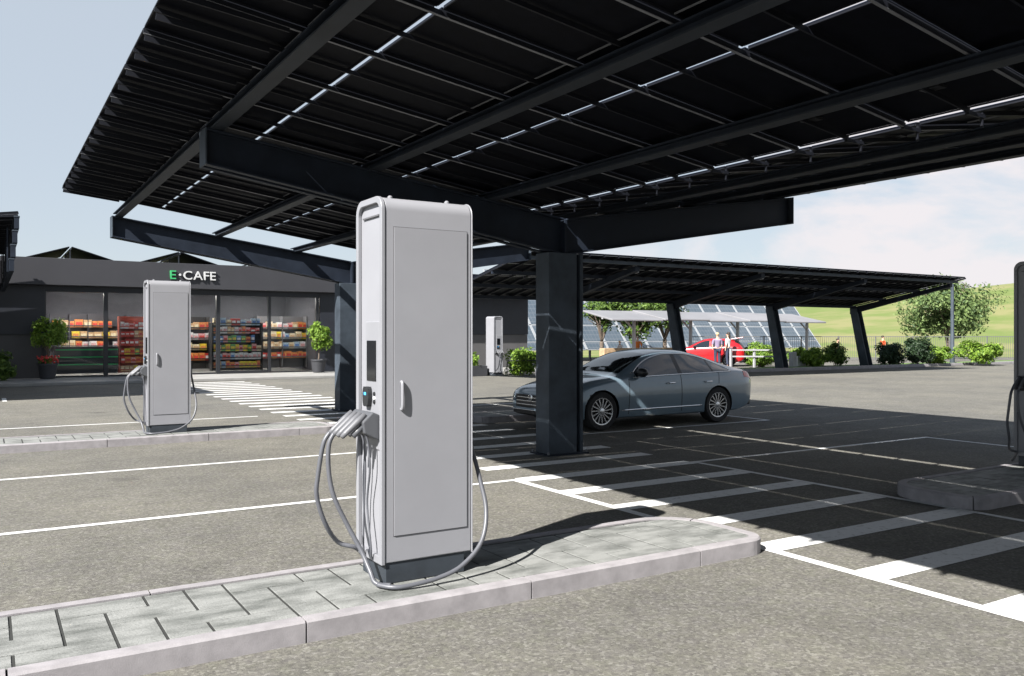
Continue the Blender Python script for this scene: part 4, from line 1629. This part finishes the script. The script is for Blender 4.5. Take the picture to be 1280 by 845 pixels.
def wheel(parent, x, y, r, w, side, spokes=15):
    root = bpy.data.objects.new('wheel', None); COL.objects.link(root); root.parent = parent; root.location = (x, y, r)
    t = MB()
    ri = r * .70
    t.lathe([(ri, -w / 2 + .01), (r * .93, -w / 2), (r * .985, -w / 2 + .025), (r, -w / 4), (r, w / 4), (r * .985, w / 2 - .025), (r * .93, w / 2), (ri, w / 2 - .01), (ri, -w / 2 + .01)], 'tyre', 40, axis='y', cap=False)
    t.build('tyre', root, off=(0, 0, 0), auto=40)
    q = MB()
    f = side * (w / 2 - .012)
    q.lathe([(ri * 1.005, f - side * .012), (ri * 1.01, f), (ri * .93, f - side * .002), (ri * .90, f - side * .03)], 'rim', 40, axis='y', cap=False)
    for k in range(spokes):
        a = 2 * PI * k / spokes
        for (r0, r1, w0, w1, tw) in ((.045, ri * .93, .014, .022, .16),):
            a1 = a + tw
            p0 = (r0 * math.cos(a), r0 * math.sin(a)); p1 = (r1 * math.cos(a1), r1 * math.sin(a1))
            n0 = (-math.sin(a), math.cos(a)); n1 = (-math.sin(a1), math.cos(a1))
            pl = [(p0[0] - n0[0] * w0 / 2, p0[1] - n0[1] * w0 / 2), (p1[0] - n1[0] * w1 / 2, p1[1] - n1[1] * w1 / 2), (p1[0] + n1[0] * w1 / 2, p1[1] + n1[1] * w1 / 2), (p0[0] + n0[0] * w0 / 2, p0[1] + n0[1] * w0 / 2)]
            q.prism(pl, 'y', min(f - side * .035, f - side * .012), max(f - side * .035, f - side * .012), 'rim')
    q.lathe([(.055, f - side * .04), (.052, f - side * .006), (.03, f), (0, f + side * .001)], 'rim', 20, axis='y')
    q.build('rim', root, off=(0, 0, 0), auto=40)
    b = MB()
    b.lathe([(0, f - side * .09), (ri * .9, f - side * .09), (ri * .9, f - side * .11), (0, f - side * .11)], 'brake', 28, axis='y')
    b.build('brake_disc', root, off=(0, 0, 0))
    return root


SEDAN = dict(
    zb=[(0, .34), (.06, .26), (.2, .21), (.6, .19), (4.2, .20), (4.6, .27), (4.86, .42)],
    zs=[(0, .52), (.05, .60), (.15, .66), (.4, .73), (1.0, .84), (1.6, .91), (2.6, .945), (3.6, .965), (4.3, .975), (4.65, .95), (4.8, .87), (4.86, .74)],
    zt=[(0, .58), (.05, .665), (.15, .735), (.4, .81), (.9, .915), (1.36, .985), (1.62, 1.12), (1.9, 1.265), (2.2, 1.375), (2.6, 1.432), (3.0, 1.425), (3.4, 1.365), (3.8, 1.26), (4.2, 1.135), (4.5, 1.055), (4.68, 1.015), (4.8, .93), (4.86, .80)],
    w=[(0, .62), (.04, .72), (.12, .81), (.3, .875), (.7, .915), (1.4, .93), (3.2, .935), (4.0, .925), (4.5, .88), (4.75, .80), (4.86, .70)],
    ws=[(0, .56), (.04, .66), (.12, .755), (.3, .83), (.7, .875), (1.4, .885), (3.2, .885), (4.0, .87), (4.5, .815), (4.75, .74), (4.86, .64)],
    wr=[(0, .46), (.12, .62), (.4, .70), (1.0, .74), (1.36, .755), (1.75, .70), (2.2, .625), (2.8, .60), (3.4, .585), (3.9, .60), (4.3, .64), (4.6, .66), (4.86, .52)],
    zr=[(0, .565), (.05, .645), (.15, .715), (.4, .785), (.9, .89), (1.36, .955), (1.62, 1.07), (1.9, 1.20), (2.2, 1.30), (2.6, 1.355), (3.0, 1.35), (3.4, 1.295), (3.8, 1.20), (4.2, 1.095), (4.5, 1.03), (4.68, .995), (4.8, .915), (4.86, .785)])


def grey_sedan():
    s = .975
    root = empty('parked_car', (8.16, 12.52, 0), 'grey blue four door sedan parked in the shade behind the near column', 'car')
    B = CarBody(SEDAN, s)
    wx = (.90, 3.735); r = .345 * s
    body = B.body_mesh('body', 4.86, 'car_paint', wx, r, root)
    for x in wx:
        for sd in (-1, 1):
            wheel(root, x * s, sd * .805 * s, r, .225, sd)
    # glazing
    lo = lambda x: B.t_for_z(x, lerp_table(SEDAN['zs'], x) + .022)
    hi_tab = [(1.66, .985), (1.9, 1.145), (2.2, 1.262), (2.6, 1.325), (3.0, 1.322), (3.4, 1.265), (3.7, 1.185), (3.98, 1.075), (4.12, 1.0)]
    hi = lambda x: B.t_for_z(x, max(lerp_table(hi_tab, x), lerp_table(SEDAN['zs'], x) + .03))
    for nm, xa, xb in (('front_window', 1.70, 2.72), ('rear_window', 2.82, 3.60), ('quarter_window', 3.655, 4.08)):
        for sd in (-1, 1):
            mb = MB(); B.patch(mb, [xa + (xb - xa) * i / 14 for i in range(15)], lo, hi, 7, 'car_glass', .004, (sd,))
            mb.build(nm, root, off=(0, 0, 0), auto=35)
    for sd in (-1, 1):
        mb = MB(); B.patch(mb, [2.722, 2.77, 2.818], lo, hi, 7, 'car_trim', .005, (sd,)); mb.build('pillar_trim', root, off=(0, 0, 0), auto=35)
        mb = MB(); B.patch(mb, [3.602, 3.627, 3.653], lo, hi, 7, 'car_trim', .005, (sd,)); mb.build('pillar_trim', root, off=(0, 0, 0), auto=35)
        # bright line round the glass
        mb = MB()
        pts = [];
        for i in range(40):
            x = 1.62 + (4.12 - 1.62) * i / 39; p = B.pt(x, B.t_for_z(x, lerp_table(SEDAN['zs'], x) + .008)) + B.nrm(x, .55) * .006
            pts.append((p.x, p.y * sd, p.z))
        mb.tube(pts, .009, 'chrome', 6)
        pts = []
        for i in range(40):
            x = 1.62 + (4.12 - 1.62) * i / 39; t = B.t_for_z(x, max(lerp_table(hi_tab, x), lerp_table(SEDAN['zs'], x) + .03) + .012); p = B.pt(x, t) + B.nrm(x, t) * .005
            pts.append((p.x, p.y * sd, p.z))
        mb.tube(pts, .008, 'chrome', 6)
        mb.build('window_trim', root, off=(0, 0, 0), smooth=True)
        # door shut lines
        mb = MB()
        for (xa, slope) in ((1.50, .04), (2.77, .0), (3.70, .16)):
            pts = []
            for i in range(14):
                z = .27 + (lerp_table(SEDAN['zs'], xa) - .27) * i / 13
                x = xa + slope * (z - .5)
                if xa > 3.6 and z < .72: continue
                lo_, hi_ = 3 / 11, 6 / 11
                for _ in range(24):
                    mm = (lo_ + hi_) / 2
                    if B.pt(x, mm).z < z * s: lo_ = mm
                    else: hi_ = mm
                p = B.pt(x, lo_) + B.nrm(x, lo_) * .0005; pts.append((p.x, p.y * sd, p.z))
            mb.tube(pts, .0055, 'car_trim', 5)
        mb.build('shut_lines', root, off=(0, 0, 0))
        # handles
        for xh in (2.50, 3.46):
            t = B.t_for_z(xh, .80, .3, .55); p = B.pt(xh, t)
            mb = MB(); mb.tube([(p.x - .1, (p.y + .006) * sd, p.z), (p.x - .07, (p.y + .028) * sd, p.z + .003), (p.x + .07, (p.y + .028) * sd, p.z + .006), (p.x + .1, (p.y + .006) * sd, p.z + .006)], .013, 'chrome', 8)
            mb.build('door_handle', root, off=(0, 0, 0), smooth=True)
        # mirror
        mb = MB()
        p = B.pt(1.78, B.t_for_z(1.78, .97))
        mb.ball((p.x - .03, (p.y + .13) * sd, p.z + .045), (.085, .14, .085), 'car_trim', 14, 10)
        mb.tube([(p.x, (p.y - .01) * sd, p.z), (p.x - .02, (p.y + .06) * sd, p.z + .02)], .025, 'car_trim', 8)
        mb.build('mirror', root, off=(0, 0, 0), smooth=True)
        # lamps
        mb = MB(); B.patch(mb, [.06 + .42 * i / 10 for i in range(11)], lambda x: .46 + (x - .06) * .10, lambda x: .565 + (x - .06) * .03, 5, 'headlight', .004, (sd,)); mb.build('headlight', root, off=(0, 0, 0), auto=40)
        mb = MB(); B.patch(mb, [4.50 + .33 * i / 10 for i in range(11)], lambda x: .49 - (x - 4.5) * .06, lambda x: .56 + (x - 4.5) * .08, 5, 'taillight', .004, (sd,)); mb.build('taillight', root, off=(0, 0, 0), auto=40)
        # sill strip and crease
        mb = MB()
        pts = []
        for i in range(24):
            x = 1.33 + (3.28 - 1.33) * i / 23; p = B.pt(x, .305) + B.nrm(x, .305) * .004; pts.append((p.x, p.y * sd, p.z))
        mb.tube(pts, .012, 'chrome', 6); mb.build('sill_trim', root, off=(0, 0, 0), smooth=True)
    # windscreen, rear glass
    for nm, xa, xb in (('windscreen', 1.44, 2.16), ('rear_glass', 3.36, 4.36)):
        mb = MB(); B.patch(mb, [xa + (xb - xa) * i / 14 for i in range(15)], lambda x: .775, lambda x: 1.0, 8, 'car_glass', .004)
        mb.build(nm, root, off=(0, 0, 0), auto=35)
    # grille, plate, lower intake
    mb = MB()
    for k in range(7):
        z = (.40 + .032 * k) * s; hw = (.50 - .01 * k) * s
        mb.box(-.024 * s, .03, -hw, hw, z, z + .012, 'chrome' if k % 2 else 'car_trim')
    mb.box(-.018, .02, -.50 * s, .50 * s, .385 * s, .615 * s, 'car_trim'); mb.build('grille', root, off=(0, 0, 0), bevel=.002)
    mb = MB(); mb.box(-.012, .04, -.60 * s, .60 * s, .27 * s, .335 * s, 'car_trim'); mb.box(-.035, .02, -.62 * s, .62 * s, .335 * s, .348 * s, 'chrome'); mb.build('lower_intake', root, off=(0, 0, 0), bevel=.003)
    mb = MB(); mb.lathe([(.0, -.030), (.055, -.030), (.062, -.026), (.062, -.019)], 'chrome', 24, (0, 0, .565 * s), 'x'); mb.build('badge', root, off=(0, 0, 0), auto=40)
    mb = MB(); mb.box(4.84 * s, 4.872 * s, -.26, .26, .62 * s, .72 * s, 'white_plastic'); mb.build('number_plate', root, off=(0, 0, 0))
    mb = MB(); mb.box(4.70 * s, 4.87 * s, -.68 * s, .68 * s, .29 * s, .40 * s, 'car_trim'); mb.build('rear_diffuser', root, off=(0, 0, 0), bevel=.02)
    # faint body crease
    return root


grey_sedan()

HATCH = dict(
    zb=[(0, .36), (.06, .27), (.2, .22), (.6, .20), (3.6, .21), (3.95, .28), (4.1, .40)],
    zs=[(0, .54), (.05, .62), (.15, .70), (.4, .79), (1.0, .90), (1.6, .96), (2.6, 1.0), (3.6, 1.03), (3.95, 1.0), (4.1, .85)],
    zt=[(0, .60), (.05, .69), (.15, .78), (.4, .87), (.9, .98), (1.15, 1.03), (1.45, 1.18), (1.8, 1.36), (2.1, 1.46), (2.5, 1.50), (3.1, 1.48), (3.5, 1.42), (3.75, 1.33), (3.95, 1.16), (4.1, .92)],
    w=[(0, .60), (.04, .70), (.12, .79), (.3, .85), (.7, .89), (1.4, .90), (3.2, .90), (3.8, .87), (4.0, .82), (4.1, .74)],
    ws=[(0, .55), (.04, .65), (.12, .74), (.3, .81), (.7, .85), (1.4, .86), (3.2, .86), (3.8, .83), (4.0, .77), (4.1, .68)],
    wr=[(0, .46), (.12, .60), (.4, .68), (1.0, .72), (1.15, .73), (1.6, .68), (2.1, .62), (2.8, .60), (3.4, .59), (3.8, .60), (4.1, .56)],
    zr=[(0, .585), (.05, .67), (.15, .755), (.4, .845), (.9, .95), (1.15, 1.0), (1.45, 1.13), (1.8, 1.29), (2.1, 1.38), (2.5, 1.42), (3.1, 1.40), (3.5, 1.34), (3.75, 1.26), (3.95, 1.11), (4.1, .90)])


def red_hatch():
    root = empty('parked_car', (31.6, 35.3, 0), 'small red hatchback with its tailgate raised, beside the standing couple', 'car')
    B = CarBody(HATCH, 1.0)
    wx = (.80, 3.30); r = .32
    B.body_mesh('body', 4.1, 'red_paint', wx, r, root)
    for x in wx:
        for sd in (-1, 1): wheel(root, x, sd * .78, r, .20, sd, 10)
    lo = lambda x: B.t_for_z(x, lerp_table(HATCH['zs'], x) + .02)
    ht = [(1.45, 1.03), (1.8, 1.24), (2.1, 1.34), (2.6, 1.39), (3.1, 1.37), (3.5, 1.29), (3.75, 1.12)]
    hi = lambda x: B.t_for_z(x, max(lerp_table(ht, x), lerp_table(HATCH['zs'], x) + .03))
    for nm, xa, xb in (('front_window', 1.5, 2.32), ('rear_window', 2.42, 3.10)):
        for sd in (-1, 1):
            mb = MB(); B.patch(mb, [xa + (xb - xa) * i / 10 for i in range(11)], lo, hi, 5, 'car_glass', .004, (sd,)); mb.build(nm, root, off=(0, 0, 0), auto=35)
    mb = MB(); B.patch(mb, [1.18 + .8 * i / 10 for i in range(11)], lambda x: .775, lambda x: 1.0, 6, 'car_glass', .004); mb.build('windscreen', root, off=(0, 0, 0), auto=35)
    mb = MB(); B.patch(mb, [3.62 + .44 * i / 10 for i in range(11)], lambda x: .70, lambda x: 1.0, 6, 'car_trim', .006); mb.build('boot_shade_sheet', root, off=(0, 0, 0), auto=35)  # dark sheet on the closed skin stands in for the shaded boot
    # raised tailgate
    tg = MB()
    tg.add([(3.40, -.56, 1.46), (3.40, .56, 1.46), (4.05, .60, 1.56), (4.05, -.60, 1.56), (3.40, -.56, 1.42), (3.40, .56, 1.42), (4.05, .60, 1.51), (4.05, -.60, 1.51)],
           [(0, 1, 2, 3), (7, 6, 5, 4), (0, 4, 5, 1), (1, 5, 6, 2), (2, 6, 7, 3), (3, 7, 4, 0)], 'red_paint')
    tg.build('tailgate', root, off=(0, 0, 0), bevel=.02)
    for sd in (-1, 1):
        mb = MB(); B.patch(mb, [3.84 + .2 * i / 6 for i in range(7)], lambda x: .44, lambda x: .60, 5, 'taillight', .006, (sd,)); mb.build('taillight', root, off=(0, 0, 0), auto=40)
        mb = MB(); B.patch(mb, [.06 + .4 * i / 6 for i in range(7)], lambda x: .46, lambda x: .57, 5, 'headlight', .004, (sd,)); mb.build('headlight', root, off=(0, 0, 0), auto=40)
        mb = MB(); p = B.pt(1.55, B.t_for_z(1.55, 1.0)); mb.ball((p.x, (p.y + .12) * sd, p.z + .05), (.07, .11, .07), 'car_trim', 12, 8); mb.build('mirror', root, off=(0, 0, 0), smooth=True)
    mb = MB(); mb.box(4.09, 4.125, -.26, .26, .58, .69, 'white_plastic'); mb.build('number_plate', root, off=(0, 0, 0))
    root.rotation_euler = (0, 0, R(-50))
    return root


rc = red_hatch()
rc.location = (31.75, 35.1, 0)


# ------------------------------------------------------------------ people
def skin_mesh(name, joints, edges, sub=2):
    me = bpy.data.meshes.new(name)
    keys = list(joints)
    me.from_pydata([joints[k][0] for k in keys], [(keys.index(a), keys.index(b)) for a, b in edges], [])
    o = bpy.data.objects.new(name, me); COL.objects.link(o)
    sm = o.modifiers.new('skin', 'SKIN'); sm.use_smooth_shade = True
    sd = o.modifiers.new('sub', 'SUBSURF'); sd.levels = sub; sd.render_levels = sub
    layer = me.skin_vertices[0].data
    for i, k in enumerate(keys):
        rr = joints[k][1]
        layer[i].radius = rr if isinstance(rr, tuple) else (rr, rr)
        layer[i].use_root = (i == 0)
    bpy.context.view_layer.update()
    out = bpy.data.meshes.new_from_object(o.evaluated_get(bpy.context.evaluated_depsgraph_get()))
    bpy.data.objects.remove(o)
    for p in out.polygons: p.use_smooth = True
    return out


def person(loc, rz, H, top, legs, hair, label, group=None, arms=((.10, .02), (.10, .02)), long_hair=False, stride=.0):
    root = empty('person', loc, label, 'person', group, rz)
    k = H / 1.75
    def V(x, y, z): return (x * k, y * k, z * k)
    J = {'pelvis': (V(0, 0, .93), (.135 * k, .10 * k)), 'waist': (V(0, 0, 1.08), (.115 * k, .085 * k)), 'chest': (V(0, 0, 1.30), (.145 * k, .10 * k)), 'neck0': (V(0, .01, 1.45), .065 * k),
         'neck': (V(0, 0, 1.51), .05 * k), 'head0': (V(0, -.015, 1.59), (.062 * k, .075 * k)), 'head': (V(0, -.01, 1.665), (.075 * k, .085 * k)), 'crown': (V(0, 0, 1.71), .045 * k)}
    E_ = [('pelvis', 'waist'), ('waist', 'chest'), ('chest', 'neck0'), ('neck0', 'neck'), ('neck', 'head0'), ('head0', 'head'), ('head', 'crown')]
    SH = {}
    for i, s in enumerate((-1, 1)):
        ax, ay = arms[i]
        n = 'l' if s < 0 else 'r'
        J['sh' + n] = (V(s * .19, 0, 1.40), .058 * k); J['el' + n] = (V(s * (.21 + ax * .5), ay * .5, 1.12), .042 * k)
        J['wr' + n] = (V(s * (.20 + ax * .4), ay - .06, .88 + abs(ay) * .8), .030 * k); J['ha' + n] = (V(s * (.19 + ax * .4), ay * 1.3 - .08, .79 + abs(ay) * .9), (.020 * k, .038 * k))
        st = stride * s
        J['hi' + n] = (V(s * .095, 0, .88), .085 * k); J['kn' + n] = (V(s * .10, -.02 + st * .5, .50), .058 * k); J['an' + n] = (V(s * .10, .02 + st, .09), .038 * k)
        J['to' + n] = (V(s * .11, -.13 + st, .035), (.042 * k, .030 * k))
        E_ += [('chest', 'sh' + n), ('sh' + n, 'el' + n), ('el' + n, 'wr' + n), ('wr' + n, 'ha' + n), ('pelvis', 'hi' + n), ('hi' + n, 'kn' + n), ('kn' + n, 'an' + n), ('an' + n, 'to' + n)]
    me = skin_mesh('body', J, E_)
    me.materials.append(MATS['skin'])
    b = bpy.data.objects.new('body', me); COL.objects.link(b); b.parent = root
    def garment(name, keys, edges, grow, mt):
        JJ = {q: (J[q][0], tuple(c + grow for c in J[q][1]) if isinstance(J[q][1], tuple) else J[q][1] + grow) for q in keys}
        g = skin_mesh(name, JJ, edges)
        g.materials.append(MATS[mt])
        o = bpy.data.objects.new(name, g); COL.objects.link(o); o.parent = root
    garment('shirt', ['chest', 'waist', 'pelvis', 'neck0', 'shl', 'ell', 'shr', 'elr'], [('pelvis', 'waist'), ('waist', 'chest'), ('chest', 'neck0'), ('chest', 'shl'), ('shl', 'ell'), ('chest', 'shr'), ('shr', 'elr')], .014 * k, top)
    garment('trousers', ['pelvis', 'hil', 'knl', 'anl', 'hir', 'knr', 'anr'], [('pelvis', 'hil'), ('hil', 'knl'), ('knl', 'anl'), ('pelvis', 'hir'), ('hir', 'knr'), ('knr', 'anr')], .016 * k, legs)
    h = MB()
    h.ball(V(0, .018, 1.685), (.088 * k, .098 * k, .085 * k), hair, 14, 9)
    if long_hair: h.ball(V(0, .06, 1.56), (.085 * k, .055 * k, .15 * k), hair, 12, 8)
    h.build('hair', root, off=(0, 0, 0), smooth=True)
    f = MB()
    for s in (-1, 1): f.ball(V(s * .03, -.088, 1.655), .010 * k, 'hair_dark', 6, 4)
    f.ball(V(0, -.10, 1.63), (.012 * k, .018 * k, .022 * k), 'skin', 8, 5)
    f.build('face_features', root, off=(0, 0, 0), smooth=True)
    sh = MB()
    for s in (-1, 1):
        n = 'l' if s < 0 else 'r'
        p = J['an' + n][0]
        sh.ball((p[0], p[1] - .07 * k, .045 * k), (.05 * k, .14 * k, .05 * k), 'black_plastic', 10, 6)
    sh.build('shoes', root, off=(0, 0, 0), smooth=True)
    return root


person((32.15, 31.75, 0), R(150), 1.78, 'cloth_mauve', 'cloth_navy', 'hair_blond', 'blond person in a dull purple top and dark trousers beside the red car', 'couple by the red car', ((.06, -.05), (.12, .1)))
person((32.62, 31.45, 0), R(200), 1.80, 'cloth_white', 'cloth_navy', 'hair_dark', 'dark haired person in a white top and dark trousers beside the red car', 'couple by the red car', ((.10, -.1), (.08, .02)), True)
person((48.4, 33.45, 0), R(60), 1.62, 'cloth_red', 'cloth_navy', 'hair_dark', 'person in a red orange top walking near the fence behind the rightmost column', None, ((.1, -.08), (.1, .1)), False, .16)
person((42.6, 32.4, 0), R(20), 1.45, 'cloth_dark', 'cloth_dark', 'hair_dark', 'person in dark clothes partly hidden behind the shrubs', None)
person((32.6, 38.6, 0), R(-40), 1.58, 'cloth_orange', 'cloth_navy', 'hair_dark', 'dark haired person in an orange top under the pavilion, seen above the car roof')
person((31.05, 38.35, 0), R(10), 1.33, 'cloth_white', 'cloth_dark', 'hair_blond', 'shorter person in a white top under the pavilion, left of the orange top')
